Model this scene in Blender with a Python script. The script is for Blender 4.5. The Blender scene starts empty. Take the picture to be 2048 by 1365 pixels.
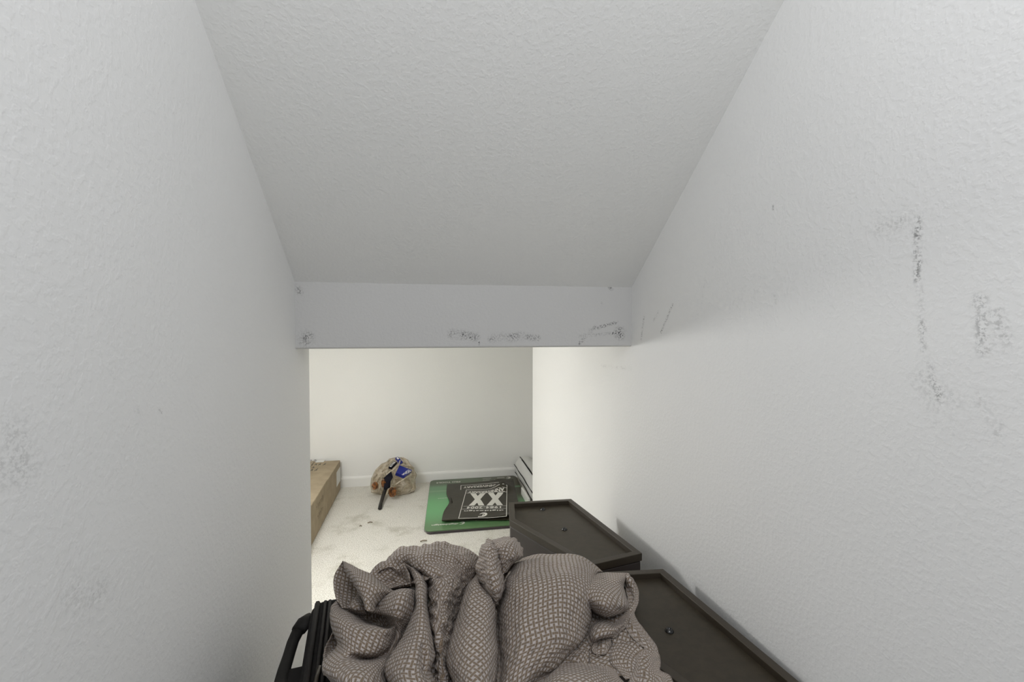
import bpy, math, random
import numpy as np
from mathutils import Vector, noise

# ------------------------------------------------------------------ camera
C = bpy.context.scene.collection
SC = bpy.context.scene
F = 890.0; YAW = math.atan(165 / 890); PIT = math.radians(1.4); EYE = 1.29
FW = np.array([math.sin(YAW) * math.cos(PIT), math.cos(YAW) * math.cos(PIT), -math.sin(PIT)])
RT = np.array([math.cos(YAW), -math.sin(YAW), 0.0]); UP = np.cross(RT, FW)
cam_data = bpy.data.cameras.new('camera'); cam = bpy.data.objects.new('camera', cam_data); C.objects.link(cam)
cam_data.sensor_width = 36; cam_data.lens = F / 2048 * 36; cam_data.clip_start = 0.02
cam.location = (0, 0, EYE); cam.rotation_euler = (math.pi / 2 - PIT, 0, -YAW)
SC.camera = cam

# ------------------------------------------------------------------ light
SC.view_settings.view_transform = 'Standard'; SC.view_settings.look = 'None'
SC.view_settings.gamma = 1; SC.view_settings.use_curve_mapping = False
SC.view_settings.exposure = 0.57
world = bpy.data.worlds.new('world'); SC.world = world; world.use_nodes = True
world.node_tree.nodes['Background'].inputs[0].default_value = (0.86, 0.9, 1.0, 1)
world.node_tree.nodes['Background'].inputs[1].default_value = 0.22
SC.cycles.max_bounces = 12; SC.cycles.diffuse_bounces = 8

def lamp(name, kind, loc, power, col, **kw):
    d = bpy.data.lights.new(name, kind); d.energy = power; d.color = col
    for k, v in kw.items(): setattr(d, k, v)
    o = bpy.data.objects.new(name, d); o.location = loc; C.objects.link(o); return o
# bare bulb under the low ceiling of the back part, hidden behind the left wall
lamp('closet_bulb_light', 'POINT', (-0.75, 2.1, 1.12), 16.5, (1.0, 0.995, 0.975), shadow_soft_size=0.07)
# added fill light above and behind the camera, lifts the walls over the header
lamp('front_fill_light', 'POINT', (0.12, -0.22, 2.0), 11, (0.965, 0.975, 1.0), shadow_soft_size=0.16)

# ------------------------------------------------------------------ helpers
def ray(x, y): return FW + RT * (x - 1024) / F - UP * (y - 682.5) / F
O3 = np.array([0, 0, EYE])
def on(x, y, ax, v):
    d = ray(x, y); return O3 + d * ((v - O3[ax]) / d[ax])

def obj(name, verts, faces, mat, parent=None, smooth=False, uv=None, label=None):
    me = bpy.data.meshes.new(name)
    me.from_pydata([tuple(map(float, v)) for v in verts], [], faces)
    if uv is not None:
        l = me.uv_layers.new(name='UVMap')
        idx = np.zeros(len(me.loops), dtype=np.int32); me.loops.foreach_get('vertex_index', idx)
        l.data.foreach_set('uv', np.asarray(uv, dtype=np.float32)[idx].ravel())
    for m in (mat if isinstance(mat, list) else [mat]): me.materials.append(m)
    if smooth: me.polygons.foreach_set('use_smooth', [True] * len(me.polygons))
    me.update()
    o = bpy.data.objects.new(name, me); C.objects.link(o)
    if parent is not None:
        o.parent = parent
        o.location = -parent.location if parent.rotation_euler.z == 0 else o.location
    if label: o['label'] = label
    return o

def thing(name, label, cat, loc=(0, 0, 0), group=None):
    o = bpy.data.objects.new(name, None); o.location = loc; o.empty_display_size = 0.05; C.objects.link(o)
    o['label'] = label; o['category'] = cat
    if group: o['group'] = group
    return o
def tag(o, label, cat, group=None):
    o['label'] = label; o['category'] = cat
    if group: o['group'] = group
    return o
def struct(o): o['kind'] = 'structure'; return o
def bevel(o, w, n=2, ang=30):
    m = o.modifiers.new('bevel', 'BEVEL'); m.width = w; m.segments = n; m.limit_method = 'ANGLE'; m.angle_limit = math.radians(ang)
    o.data.polygons.foreach_set('use_smooth', [True] * len(o.data.polygons))
    wn = o.modifiers.new('wn', 'WEIGHTED_NORMAL'); wn.keep_sharp = True
    return o
def boxv(x0, x1, y0, y1, z0, z1):
    return ([(x0, y0, z0), (x1, y0, z0), (x1, y1, z0), (x0, y1, z0), (x0, y0, z1), (x1, y0, z1), (x1, y1, z1), (x0, y1, z1)],
            [(0, 3, 2, 1), (4, 5, 6, 7), (0, 1, 5, 4), (1, 2, 6, 5), (2, 3, 7, 6), (3, 0, 4, 7)])
def box(name, b, mat, parent=None, bev=0, label=None):
    v, f = boxv(*b); o = obj(name, v, f, mat, parent, label=label)
    if bev: bevel(o, bev)
    return o
def prism(poly, z0, z1):
    n = len(poly)
    v = [(p[0], p[1], z0) for p in poly] + [(p[0], p[1], z1) for p in poly]
    f = [tuple(range(n - 1, -1, -1)), tuple(range(n, 2 * n))] + [(i, (i + 1) % n, n + (i + 1) % n, n + i) for i in range(n)]
    return v, f
def inset(poly, d):
    n = len(poly); out = []
    for i in range(n):
        a, b, c = [Vector(poly[(i + k) % n][:2]) for k in (-1, 0, 1)]
        e1 = (b - a).normalized(); e2 = (c - b).normalized()
        n1 = Vector((-e1.y, e1.x)); n2 = Vector((-e2.y, e2.x))
        bis = (n1 + n2).normalized(); out.append(tuple(b + bis * (d / max(bis.dot(n1), .2))))
    return out
def merge(parts):
    V = []; Fs = []
    for v, f in parts:
        k = len(V); V += list(v); Fs += [tuple(i + k for i in q) for q in f]
    return V, Fs
def tube(pts, rad, n=8, flat=1.0, cap=True):
    pts = [Vector(p) for p in pts]; V = []; Fs = []
    for i, p in enumerate(pts):
        t = (pts[min(i + 1, len(pts) - 1)] - pts[max(i - 1, 0)]).normalized()
        a = t.cross(Vector((0, 0, 1))); a = a.normalized() if a.length > .05 else Vector((1, 0, 0)); b = a.cross(t)
        r = rad[i] if isinstance(rad, (list, tuple)) else rad
        for k in range(n):
            th = 2 * math.pi * k / n; V.append(tuple(p + a * math.cos(th) * r + b * math.sin(th) * r * flat))
    for i in range(len(pts) - 1):
        for k in range(n):
            Fs.append((i * n + k, i * n + (k + 1) % n, (i + 1) * n + (k + 1) % n, (i + 1) * n + k))
    if cap:
        Fs.append(tuple(range(n - 1, -1, -1))); Fs.append(tuple(range((len(pts) - 1) * n, len(pts) * n)))
    return V, Fs
def disc(c, r, h, n=16, ax=2):
    V, Fs = [], []
    for hh, rr in ((0, r), (h * .6, r), (h, r * .7)):
        for k in range(n):
            th = 2 * math.pi * k / n; V.append((c[0] + math.cos(th) * rr, c[1] + math.sin(th) * rr, c[2] + hh))
    for i in range(2):
        for k in range(n): Fs.append((i * n + k, i * n + (k + 1) % n, (i + 1) * n + (k + 1) % n, (i + 1) * n + k))
    Fs.append(tuple(range(2 * n, 3 * n))); return V, Fs

# ------------------------------------------------------------------ materials
class NT:
    def __init__(s, name):
        s.m = bpy.data.materials.new(name); s.m.use_nodes = True; s.t = s.m.node_tree
        s.b = s.t.nodes['Principled BSDF']; s.out = s.t.nodes['Material Output']
    def n(s, typ, ins=None, **kw):
        nd = s.t.nodes.new(typ)
        for k, v in kw.items(): setattr(nd, k, v)
        for k, v in (ins or {}).items():
            if isinstance(v, bpy.types.NodeSocket): s.t.links.new(v, nd.inputs[k])
            else: nd.inputs[k].default_value = v
        return nd
    def math(s, op, a, b=0.0, c=0.0, clamp=False):
        return s.n('ShaderNodeMath', {0: a, 1: b, 2: c}, operation=op, use_clamp=clamp).outputs[0]
    def vm(s, op, a, b=(0, 0, 0)):
        nd = s.n('ShaderNodeVectorMath', {0: a, 1: b}, operation=op)
        return nd.outputs['Value'] if op in ('LENGTH', 'DOT_PRODUCT', 'DISTANCE') else nd.outputs[0]
    def noise(s, vec, scale, detail=3, rough=.5, out='Fac'):
        return s.n('ShaderNodeTexNoise', {'Vector': vec, 'Scale': scale, 'Detail': detail, 'Roughness': rough}).outputs[out]
    def ramp(s, f, a, b, lo=0.0, hi=1.0):
        return s.n('ShaderNodeMapRange', {0: f, 1: a, 2: b, 3: lo, 4: hi}, interpolation_type='SMOOTHSTEP').outputs[0]
    def mix(s, f, a, b):
        return s.n('ShaderNodeMix', {0: f, 6: a, 7: b}, data_type='RGBA').outputs[2]
    def set(s, **kw):
        for k, v in kw.items():
            k = k.replace('_', ' ')
            if isinstance(v, bpy.types.NodeSocket): s.t.links.new(v, s.b.inputs[k])
            else: s.b.inputs[k].default_value = v
        return s
    def pos(s): return s.n('ShaderNodeNewGeometry').outputs['Position']
    def bump(s, h, strength=.5, dist=.002):
        s.t.links.new(s.n('ShaderNodeBump', {'Height': h, 'Strength': strength, 'Distance': dist}).outputs[0], s.b.inputs['Normal'])

def col(r, g, b): return (r, g, b, 1)
def srgb(r, g, b):
    f = lambda c: (c / 255 / 12.92) if c <= 10 else ((c / 255 + .055) / 1.055) ** 2.4
    return (f(r), f(g), f(b), 1)
def plain(name, c, rough=.5, spec=.5, bumps=None, var=0.0, vs=20):
    t = NT(name); p = t.pos()
    if var:
        nz = t.noise(p, vs, 4)
        t.set(Base_Color=t.mix(t.ramp(nz, .3, .7), tuple(x * (1 - var) for x in c[:3]) + (1,), tuple(min(1, x * (1 + var)) for x in c[:3]) + (1,)))
    else: t.set(Base_Color=c)
    t.set(Roughness=rough, Specular_IOR_Level=spec)
    if bumps: t.bump(t.noise(p, bumps[0], 3), bumps[1], bumps[2])
    return t.m

def wall_mat(name, scuffs=(), base=(0.82, 0.82, 0.81, 1), amp=1.0):
    """orange-peel painted drywall; scuffs = [(ax, p0, p1, radius, strength)] segments in metres"""
    t = NT(name); p = t.pos()
    big = t.noise(p, 2.2, 2)
    c = t.mix(t.ramp(big, .35, .65), tuple(x * .985 for x in base[:3]) + (1,), base)
    n1 = t.noise(p, 120, 2, .5); n2 = t.noise(p, 210, 2, .5); n3 = t.noise(p, 38, 2, .5)
    h = t.math('ADD', t.math('MULTIPLY', t.ramp(n1, .42, .66), 1.0), t.math('ADD', t.math('MULTIPLY', n2, .35), t.math('MULTIPLY', n3, .3)))
    spk = t.ramp(t.noise(p, 210, 3, .7), .45, .60)
    low = t.ramp(t.noise(p, 28, 3, .6), .42, .6)
    tot = None
    for p0, p1, r, st in scuffs:
        p0 = Vector(p0); p1 = Vector(p1); d = p1 - p0; L = max(d.length, 1e-4); d = d / L
        rel = t.vm('SUBTRACT', p, tuple(p0))
        a = t.math('MINIMUM', t.math('MAXIMUM', t.vm('DOT_PRODUCT', rel, tuple(d)), 0.0), L)
        sc = t.n('ShaderNodeVectorMath', {0: tuple(d), 3: a}, operation='SCALE').outputs[0]
        dist = t.vm('LENGTH', t.vm('SUBTRACT', rel, sc))
        m = t.math('MULTIPLY', t.ramp(dist, 0.0, r * 1.25, 1.0, 0.0), st)
        tot = m if tot is None else t.math('MAXIMUM', tot, m)
    if tot is not None:
        tot = t.math('MULTIPLY', tot, t.math('MULTIPLY', spk, t.math('ADD', t.math('MULTIPLY', low, .75), .25)), clamp=True)
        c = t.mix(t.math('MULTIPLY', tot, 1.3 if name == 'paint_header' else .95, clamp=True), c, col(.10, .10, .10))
    t.set(Base_Color=c, Roughness=.62, Specular_IOR_Level=.3)
    t.bump(h, .14 * amp, .0022)
    return t.m

XR, XL, YH, YLE, YRE, YB = .6, -.348, 1.257, 1.40, 2.57, 3.82
ZH0, ZH1 = 1.24, 1.417
def wseg(ax, v, pts):
    out = []
    for a, b, r, s in pts: out.append((on(*a, ax, v), on(*b, ax, v), r, s))
    return out
M_wr = wall_mat('paint_wall_right', wseg(0, XR, [
    ((1834, 438), (1836, 560), .007, .9), ((1838, 560), (1846, 700), .006, .7), ((1852, 722), (1882, 802), .006, .7),
    ((1960, 600), (1968, 700), .010, .55), ((1992, 630), (2010, 700), .012, .35), ((1965, 800), (1990, 860), .012, .4),
    ((1548, 588), (1552, 606), .004, .8), ((1546, 414), (1546, 417), .004, 1.0), ((1345, 610), (1322, 665), .005, .8),
    ((1288, 635), (1282, 680), .006, .6), ((1316, 625), (1308, 640), .005, .6), ((1280, 468), (1284, 476), .006, .7),
    ((1203, 732), (1262, 738), .008, .25), ((1412, 540), (1404, 606), .003, .3), ((1820, 430), (1760, 450), .02, .3),
    ((1860, 760), (1900, 840), .03, .22)]))
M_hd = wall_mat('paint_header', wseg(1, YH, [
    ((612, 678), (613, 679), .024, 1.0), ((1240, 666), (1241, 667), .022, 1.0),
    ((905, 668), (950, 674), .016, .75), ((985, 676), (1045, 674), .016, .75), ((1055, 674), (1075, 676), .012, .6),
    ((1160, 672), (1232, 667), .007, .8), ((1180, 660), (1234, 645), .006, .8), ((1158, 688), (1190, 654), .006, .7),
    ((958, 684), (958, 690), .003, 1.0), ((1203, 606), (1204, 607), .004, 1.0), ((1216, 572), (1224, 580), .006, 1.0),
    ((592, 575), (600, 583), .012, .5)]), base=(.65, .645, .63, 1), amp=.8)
M_wl = wall_mat('paint_wall_left', wseg(0, XL, [((20, 865), (60, 870), .02, .22), ((318, 822), (322, 826), .005, .6),
    ((272, 820), (280, 826), .006, .5), ((225, 735), (228, 750), .008, .3), ((150, 1180), (200, 1190), .03, .18), ((0, 910), (40, 930), .03, .25)]))
M_cl = wall_mat('paint_ceiling', wseg(1, 1.0, []), base=(.84, .84, .82, 1), amp=1.25)
M_wb = wall_mat('paint_back', base=(.81, .81, .795, 1), amp=.6)
M_trim = plain('trim_paint', (.80, .80, .785, 1), .35, .5)

def carpet_mat():
    t = NT('carpet'); p = t.pos()
    f = t.noise(p, 190, 4, .75); m = t.noise(p, 75, 3, .6); g = t.noise(p, 3.2, 4, .6); g2 = t.noise(p, 9, 4, .65)
    c = t.mix(t.ramp(f, .36, .60), col(.52, .49, .42), col(.95, .93, .87))
    c = t.mix(t.math('MULTIPLY', t.ramp(g, .47, .68), t.ramp(g2, .40, .62, 0, .7)), c, t.mix(t.ramp(f, .3, .7), col(.33, .31, .24), col(.62, .59, .49)))
    c = t.mix(t.math('MULTIPLY', t.ramp(t.noise(p, 60, 3, .7), .66, .72), .7), c, col(.26, .23, .17))
    t.set(Base_Color=c, Roughness=.95, Specular_IOR_Level=.1, Sheen_Weight=.2)
    t.bump(t.math('ADD', f, t.math('MULTIPLY', m, 1.3)), .85, .006)
    return t.m
M_carpet = carpet_mat()

# ------------------------------------------------------------------ structure
Y0 = -.15
fl = struct(obj('floor', *boxv(-2.2, 1.9, -1.2, 3.95, -.06, 0), M_carpet))
# wall blocks
wr = struct(box('wall_right', (XR, XR + .115, Y0, YRE, 0, 3.2), M_wr)); bevel(wr, .006, 3)
wl = struct(box('wall_left', (XL - .115, XL, Y0, YLE, 0, 3.2), M_wl)); bevel(wl, .008, 3)
struct(box('wall_back', (-2.2, 1.9, YB, YB + .12, 0, 1.36), M_wb))
struct(box('wall_front', (-2.2, XL - .115, YLE - .115, YLE, 0, 1.36), M_wb))
struct(box('wall_far_left', (-2.2, -2.08, YLE, YB, 0, 1.36), M_wb))
struct(box('wall_far_right', (1.08, 1.9, YRE - .115, YB, 0, 1.36), M_wb))
struct(box('wall_side', (XR + .115, 1.78, YRE - .115, YRE, 0, 1.36), M_wb))
# low ceiling of the back part, starting behind the header
struct(box('ceiling_low', (-2.08, 1.78, YH + .10, YB, ZH0, ZH0 + .12), M_cl))
# header (soffit) with slightly rounded lower edge
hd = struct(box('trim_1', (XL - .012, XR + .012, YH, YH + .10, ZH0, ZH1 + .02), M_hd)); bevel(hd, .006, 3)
# sloped ceiling
S = (1.857 - 1.418) / (1.258 - .68)
yy = Y0; zt = ZH1 + S * (YH - yy)
sl = [(XL, YH, ZH1), (XR, YH, ZH1), (XR, yy, zt), (XL, yy, zt)]
NX, NY = 24, 48
V = []; Fc = []
for j in range(NY + 1):
    for i in range(NX + 1):
        x = XL + (XR - XL) * i / NX; y = YH + (yy - YH) * j / NY
        V.append((x, y, ZH1 + S * (YH - y) + .004 * (noise.noise(Vector((x * 2, y * 2, 3))) )))
for j in range(NY):
    for i in range(NX):
        a = j * (NX + 1) + i; Fc.append((a, a + NX + 1, a + NX + 2, a + 1))
k = len(V)
V += [(XL, YH, ZH1 + .25), (XR, YH, ZH1 + .25), (XR, yy, zt + .25), (XL, yy, zt + .25)]
Fc.append((k, k + 1, k + 2, k + 3))
struct(obj('ceiling', V, Fc, M_cl, smooth=True))
# baseboards
def base_profile(name, p0, p1, nrm):
    prof = [(0, 0), (.013, 0), (.013, .066), (.011, .074), (.0075, .079), (.006, .083), (0, .083)]
    V = []
    for p in (p0, p1):
        for d, z in prof: V.append((p[0] + nrm[0] * d, p[1] + nrm[1] * d, z))
    n = len(prof)
    Fs = [(i, (i + 1) % n, n + (i + 1) % n, n + i) for i in range(n)] + [tuple(range(n)), tuple(range(2 * n - 1, n - 1, -1))]
    return struct(obj(name, V, Fs, M_trim))
base_profile('baseboard_back', (-2.08, YB), (1.78, YB), (0, -1))
base_profile('baseboard_right', (XR, Y0), (XR, YRE), (-1, 0))
base_profile('baseboard_left', (XL, Y0), (XL, YLE), (1, 0))
base_profile('baseboard_side', (XR + .115, YRE), (1.78, YRE), (0, 1))

# ------------------------------------------------------------------ lettering helper
_fc = {}
def glyphs(s, shear=0.0, off=0.0, space=1.0):
    key = (s, shear, off, space)
    if key in _fc: return _fc[key]
    cu = bpy.data.curves.new('t', 'FONT'); cu.body = s; cu.size = 1; cu.shear = shear; cu.offset = off; cu.space_character = space
    cu.resolution_u = 3; cu.fill_mode = 'FRONT'
    to = bpy.data.objects.new('t', cu); C.objects.link(to)
    bpy.context.view_layer.update()
    me = to.evaluated_get(bpy.context.evaluated_depsgraph_get()).to_mesh()
    v = np.array([(q.co.x, q.co.y) for q in me.vertices]); f = [tuple(p.vertices) for p in me.polygons]
    to.evaluated_get(bpy.context.evaluated_depsgraph_get()).to_mesh_clear()
    bpy.data.objects.remove(to); bpy.data.curves.remove(cu)
    mn = v.min(0); mx = v.max(0); v = (v - mn) / (mx - mn)
    _fc[key] = (v, f); return v, f
def place(v, f, u0, u1, w0, w1, mapf, sub=True):
    """unit glyphs -> box u0..u1, w0..w1 of a mapping (u,w)->xyz"""
    return [mapf(u0 + (u1 - u0) * a, w0 + (w1 - w0) * b) for a, b in v], f
def rectuv(u0, u1, w0, w1, mapf, n=8):
    V = []; Fs = []
    for i in range(n + 1):
        u = u0 + (u1 - u0) * i / n; V += [mapf(u, w0), mapf(u, w1)]
    for i in range(n): Fs.append((2 * i, 2 * i + 2, 2 * i + 3, 2 * i + 1))
    return V, Fs
def stroke(pts, w, mapf):
    V = []; Fs = []
    for i, (a, b) in enumerate(pts):
        p = pts[max(i - 1, 0)]; q = pts[min(i + 1, len(pts) - 1)]
        dx, dy = q[0] - p[0], q[1] - p[1]; L = math.hypot(dx, dy) or 1
        nx, ny = -dy / L * w / 2, dx / L * w / 2
        V += [mapf(a + nx, b + ny), mapf(a - nx, b - ny)]
    for i in range(len(pts) - 1): Fs.append((2 * i, 2 * i + 1, 2 * i + 3, 2 * i + 2))
    return V, Fs

# ------------------------------------------------------------------ speaker cabinets
M_spk = plain('black_brown_vinyl', (.041, .032, .020, 1), .5, .4, (420, .25, .0006), .12, 60)
M_rim = plain('black_brown_edge', (.046, .036, .024, 1), .45, .4, (420, .15, .0005))
M_side = plain('dark_plum_vinyl', (.050, .040, .036, 1), .5, .4, (300, .2, .0006))
M_screw = plain('black_steel', (.012, .012, .012, 1), .22, .6)
HS = .72
PZ = HS
pix = [(1018, 1005), (1142, 998), (1284.6, 1107), (1176, 1132.6), (1019, 1040)]
PA = [tuple(on(x, y, 2, PZ)[:2]) for x, y in pix]       # A B C D E (clockwise seen from above)
ctr = PA[1]
def loc2(p): return (p[0] - ctr[0], p[1] - ctr[1])
poly = [loc2(p) for p in PA][::-1]                        # counter-clockwise
def speaker(loc, rz, label):
    t = thing('speaker_cabinet', label, 'speaker', loc, 'dark speaker cabinets along the right wall')
    t.rotation_euler.z = rz
    REC = .013
    o = obj('cabinet', *prism(inset(poly, .0025), 0, PZ - .022), M_side, t); bevel(o, .003)
    # rim: outer wall, top ring, inner wall
    a = inset(poly, 0); b = inset(poly, .0175); n = len(a)
    Vv = [(p[0], p[1], PZ - .020) for p in a] + [(p[0], p[1], PZ) for p in a] + [(p[0], p[1], PZ) for p in b] + [(p[0], p[1], PZ - REC) for p in b] + [(p[0], p[1], PZ - .020) for p in b]
    Ff = []
    for i in range(n):
        j = (i + 1) % n
        for L in range(4): Ff.append((L * n + i, L * n + j, (L + 1) * n + j, (L + 1) * n + i))
        Ff.append((4 * n + i, 4 * n + j, j, i))
    o = obj('rim', Vv, Ff, M_rim, t); bevel(o, .0016)
    obj('recessed_panel', *prism(inset(poly, .0172), PZ - .0225, PZ - REC), M_spk, t)
    for px in ((1086, 1018), (1129, 1058)):
        p = loc2(on(px[0], px[1] + 2, 2, PZ - REC)[:2]); z = PZ - REC
        # washer ring with a raised socket head
        parts = []
        prof = [(.0085, 0), (.0085, .0015), (.0065, .0028), (.0058, .0045), (.0040, .0052), (.0026, .0050), (.0024, .0022), (0.0001, .0020)]
        Vv = []; Ff = []; m = 16
        for r, h in prof:
            for kk in range(m): Vv.append((p[0] + r * math.cos(kk * 2 * math.pi / m), p[1] + r * math.sin(kk * 2 * math.pi / m), z + h))
        for i in range(len(prof) - 1):
            for kk in range(m): Ff.append((i * m + kk, i * m + (kk + 1) % m, (i + 1) * m + (kk + 1) % m, (i + 1) * m + kk))
        obj('screw', Vv, Ff, M_screw, t, smooth=True)
    return t
for o_ in ():
    pass
def fixparts(t):
    for c in t.children: c.location = (0, 0, 0)
s1 = speaker((ctr[0], ctr[1], 0), 0.0, 'dark brown speaker cabinet standing farther back, nearer the green poster, two screws showing'); fixparts(s1)
Fp = on(1326, 1138, 2, PZ); Gp = on(1600, 1365, 2, PZ)
a1 = math.atan2(PA[2][1] - PA[1][1], PA[2][0] - PA[1][0]); a2 = math.atan2(Gp[1] - Fp[1], Gp[0] - Fp[0])
def dup(root, loc, rz, label):
    r = root.copy(); C.objects.link(r); r.location = loc; r.rotation_euler = (0, 0, rz); r['label'] = label
    for ch in list(root.children):
        c = ch.copy(); C.objects.link(c); c.parent = r
    return r
s2 = dup(s1, (Fp[0], Fp[1], 0), a2 - a1, 'dark brown speaker cabinet nearest the camera, partly covered by the patterned duvet cover')

# ------------------------------------------------------------------ cardboard box
M_card = plain('cardboard', (.38, .31, .215, 1), .8, .2, (60, .15, .002), .08, 14)
M_tape = plain('tan_paper_tape', (.42, .345, .245, 1), .6, .3)
M_label = plain('white_paper', (.75, .75, .72, 1), .6, .3)
M_ink = plain('black_ink', (.03, .028, .025, 1), .6, .3)
M_pencil = plain('faded_ink', (.16, .125, .08, 1), .7, .2)
BX0, BX1, BY0, BY1, BZ = -1.16, -.715, 2.42, 3.77, .237
bx = thing('cardboard_box', 'long brown cardboard box with white labels behind the end of the left wall', 'box', ((BX0 + BX1) / 2, 3.1, 0))
sk = .022                       # slight skew: the near end sits a little to the right
def bxm(x, y, z): return (x + sk * (BY1 - y) / (BY1 - BY0) , y, z)
v, f = boxv(BX0, BX1, BY0, BY1, 0, BZ)
bevel(obj('body', [bxm(*p) for p in v], f, M_card, bx), .004)
# top flap seam (slightly raised second layer) and a fold line across the side
v, f = boxv(BX0, BX1 - .002, BY0, 3.28, BZ + .0002, BZ + .0035); bevel(obj('flap', [bxm(*p) for p in v], f, M_card, bx), .001)
v, f = boxv(BX0 + .18, BX0 + .25, BY0, BY1, BZ + .003, BZ + .0045); obj('tape', [bxm(*p) for p in v], f, M_tape, bx)
v, f = boxv(BX1 + .0002, BX1 + .0022, 3.27, 3.276, .002, BZ - .002); obj('fold_line', [bxm(*p) for p in v], f, M_tape, bx)
def side(u, w): return bxm(BX1 + .0012, u, w)             # u = Y, w = Z
def top(u, w): return bxm(w, u, BZ + .0008)
obj('side_label', *rectuv(3.60, 3.76, .075, .19, side, 1), M_label, bx, label='white rectangular label at the far end of the side')
P = [on(x, y, 2, BZ) for x, y in ((631, 925), (650, 921))]
yl = .5 * (P[0][1] + P[1][1])
obj('top_label', *merge([rectuv(yl - .035, yl + .035, P[0][0], P[1][0], top, 1)]), M_label, bx, label='small white label on the top')
marks = []
rnd = random.Random(4)
for r_ in range(5):             # printed marks round the top label
    for c_ in range(5):
        x = P[0][0] - .055 + c_ * .032 + rnd.uniform(-.004, .004); y = yl + .05 - r_ * .07
        if abs(y - yl) < .05 and x > P[0][0] - .01: continue
        if r_ > 2 and c_ > 3 - (r_ == 3): continue
        L = rnd.uniform(.01, .024)
        marks.append(stroke([(y - L * 1.4, x), (y + L * 1.4, x + L * .6)], .006, top))
        marks.append(stroke([(y + .01, x + .006), (y - .02, x + .014)], .005, top))
obj('printed_marks', *merge(marks), M_ink, bx)
hw = []
for (y0, z0, n_) in ((2.93, .17, 6), (2.96, .10, 5)):      # faded handwriting on the side
    pts = []
    for q in range(n_ * 8):
        a = q / 8; pts.append((y0 + a * .035 + .010 * math.sin(a * 6.28), z0 + .016 * math.sin(a * 6.28 + .9) * (1.3 if int(a) % 2 else .8)))
    hw.append(stroke(pts, .004, side))
obj('handwriting', *merge(hw), M_pencil, bx)

# ------------------------------------------------------------------ green poster stack, black printed bags
def poster_mat():
    t = NT('green_print'); uv = t.n('ShaderNodeUVMap').outputs[0]
    sp = t.n('ShaderNodeSeparateXYZ', {0: uv}); u = sp.outputs[0]; w = sp.outputs[1]
    c = t.mix(t.ramp(w, 0, .35), srgb(92, 125, 84), srgb(104, 172, 112))
    c = t.mix(t.ramp(w, .45, .75), c, srgb(96, 138, 100))
    c = t.mix(t.ramp(w, .80, .90), c, srgb(78, 92, 68))
    c = t.mix(t.math('MULTIPLY', t.ramp(u, .35, 1.0), t.ramp(w, .25, .6)), c, srgb(70, 66, 48))
    # the thin lighter band where the print changes
    c = t.mix(t.math('MULTIPLY', t.ramp(w, .70, .71), t.ramp(w, .745, .735)), c, srgb(112, 150, 112))
    t.set(Base_Color=c, Roughness=.28, Specular_IOR_Level=.5); return t.m
M_green = poster_mat()
M_edge = plain('board_edge', (.10, .085, .085, 1), .7, .2)
M_white_print = plain('white_print', (.72, .71, .66, 1), .45, .4)
M_blackbag = plain('black_coated_paper', (.033, .028, .017, 1), .42, .4, (24, .25, .002), .1, 20)
# corners in plan
gBL, gTL, gTR = on(848, 1066, 2, .012), on(861, 960, 2, .012), on(1031, 953, 2, .012)
gTL = gTL.copy(); gTL[1] = 3.80; gTR[1] = 3.795; gTR[0] = .735
gBR = gBL + (gTR - gTL) * .99
def gmap(u, w, z=.018):
    p = gBL[:2] * (1 - u) * (1 - w) + gBR[:2] * u * (1 - w) + gTL[:2] * (1 - u) * w + gTR[:2] * u * w
    return (p[0], p[1], z + .002 * noise.noise(Vector((u * 4, w * 4, 0))))
def rounded(r, z0, z1, dx=0, dy=0, shrink=0):
    pts = []
    for cx, cy, a0 in ((1 - r, 1 - r, 0), (r, 1 - r, 90), (r, r, 180), (1 - r, r, 270)):
        for q in range(6):
            a = math.radians(a0 + q * 18); pts.append((cx + r * math.cos(a), cy + r * math.sin(a)))
    n = len(pts)
    V = [gmap(a + dx, b + dy, z0) for a, b in pts] + [gmap(a + dx, b + dy, z1) for a, b in pts]
    F_ = [tuple(range(n - 1, -1, -1)), tuple(range(n, 2 * n))] + [(i, (i + 1) % n, n + (i + 1) % n, n + i) for i in range(n)]
    return V, F_, pts + pts
gp = thing('poster_board', 'large green poster board stack lying flat on the carpet under black printed bags', 'poster', tuple(gmap(.5, .5, 0)))
for i_, (dx, dy, z0, z1) in enumerate(((.012, -.012, .0005, .0045), (-.004, .004, .005, .0085), (.008, -.006, .009, .0125))):
    V_, F_, _ = rounded(.05, z0, z1, dx, dy * .6 if dy > 0 else dy)
    obj('backing_sheet', V_, F_, M_edge if i_ != 1 else plain('grey_board', (.30, .28, .27, 1), .7, .2), gp)
V_, F_, uvp = rounded(.05, .014, .018); obj('printed_sheet', V_, F_, M_green, gp, uv=uvp)
def g180(u, w): return gmap(u, w, .0192)
# text is upside down for the camera: flip both axes
def gtxt(s, u0, u1, w0, w1, **k):
    v, f = glyphs(s, **k); return [g180(u1 - (u1 - u0) * a, w1 - (w1 - w0) * b) for a, b in v], f
def logo(mapf, cu, cw, ru, rw):
    """slanted ring mark with a short bar inside, cut open at one side"""
    V = []; Fs = []; n = 22
    for i in range(n + 1):
        a = math.radians(50 + 300 * i / n); th = .12 + .5 * math.sin(i / n * math.pi) ** .7
        for r in (1.0, 1.0 - th):
            x = math.cos(a) * r; y = math.sin(a) * r; V.append(mapf(cu - (x + .25 * y) * ru, cw - y * rw))
    for i in range(n): Fs.append((2 * i, 2 * i + 1, 2 * i + 3, 2 * i + 2))
    return merge([(V, Fs), stroke([(cu + ru * .1, cw + rw * .3), (cu - ru * .1, cw - rw * .75), (cu - ru * 1.15, cw - rw * .95)], ru * .28, mapf)])
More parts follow.
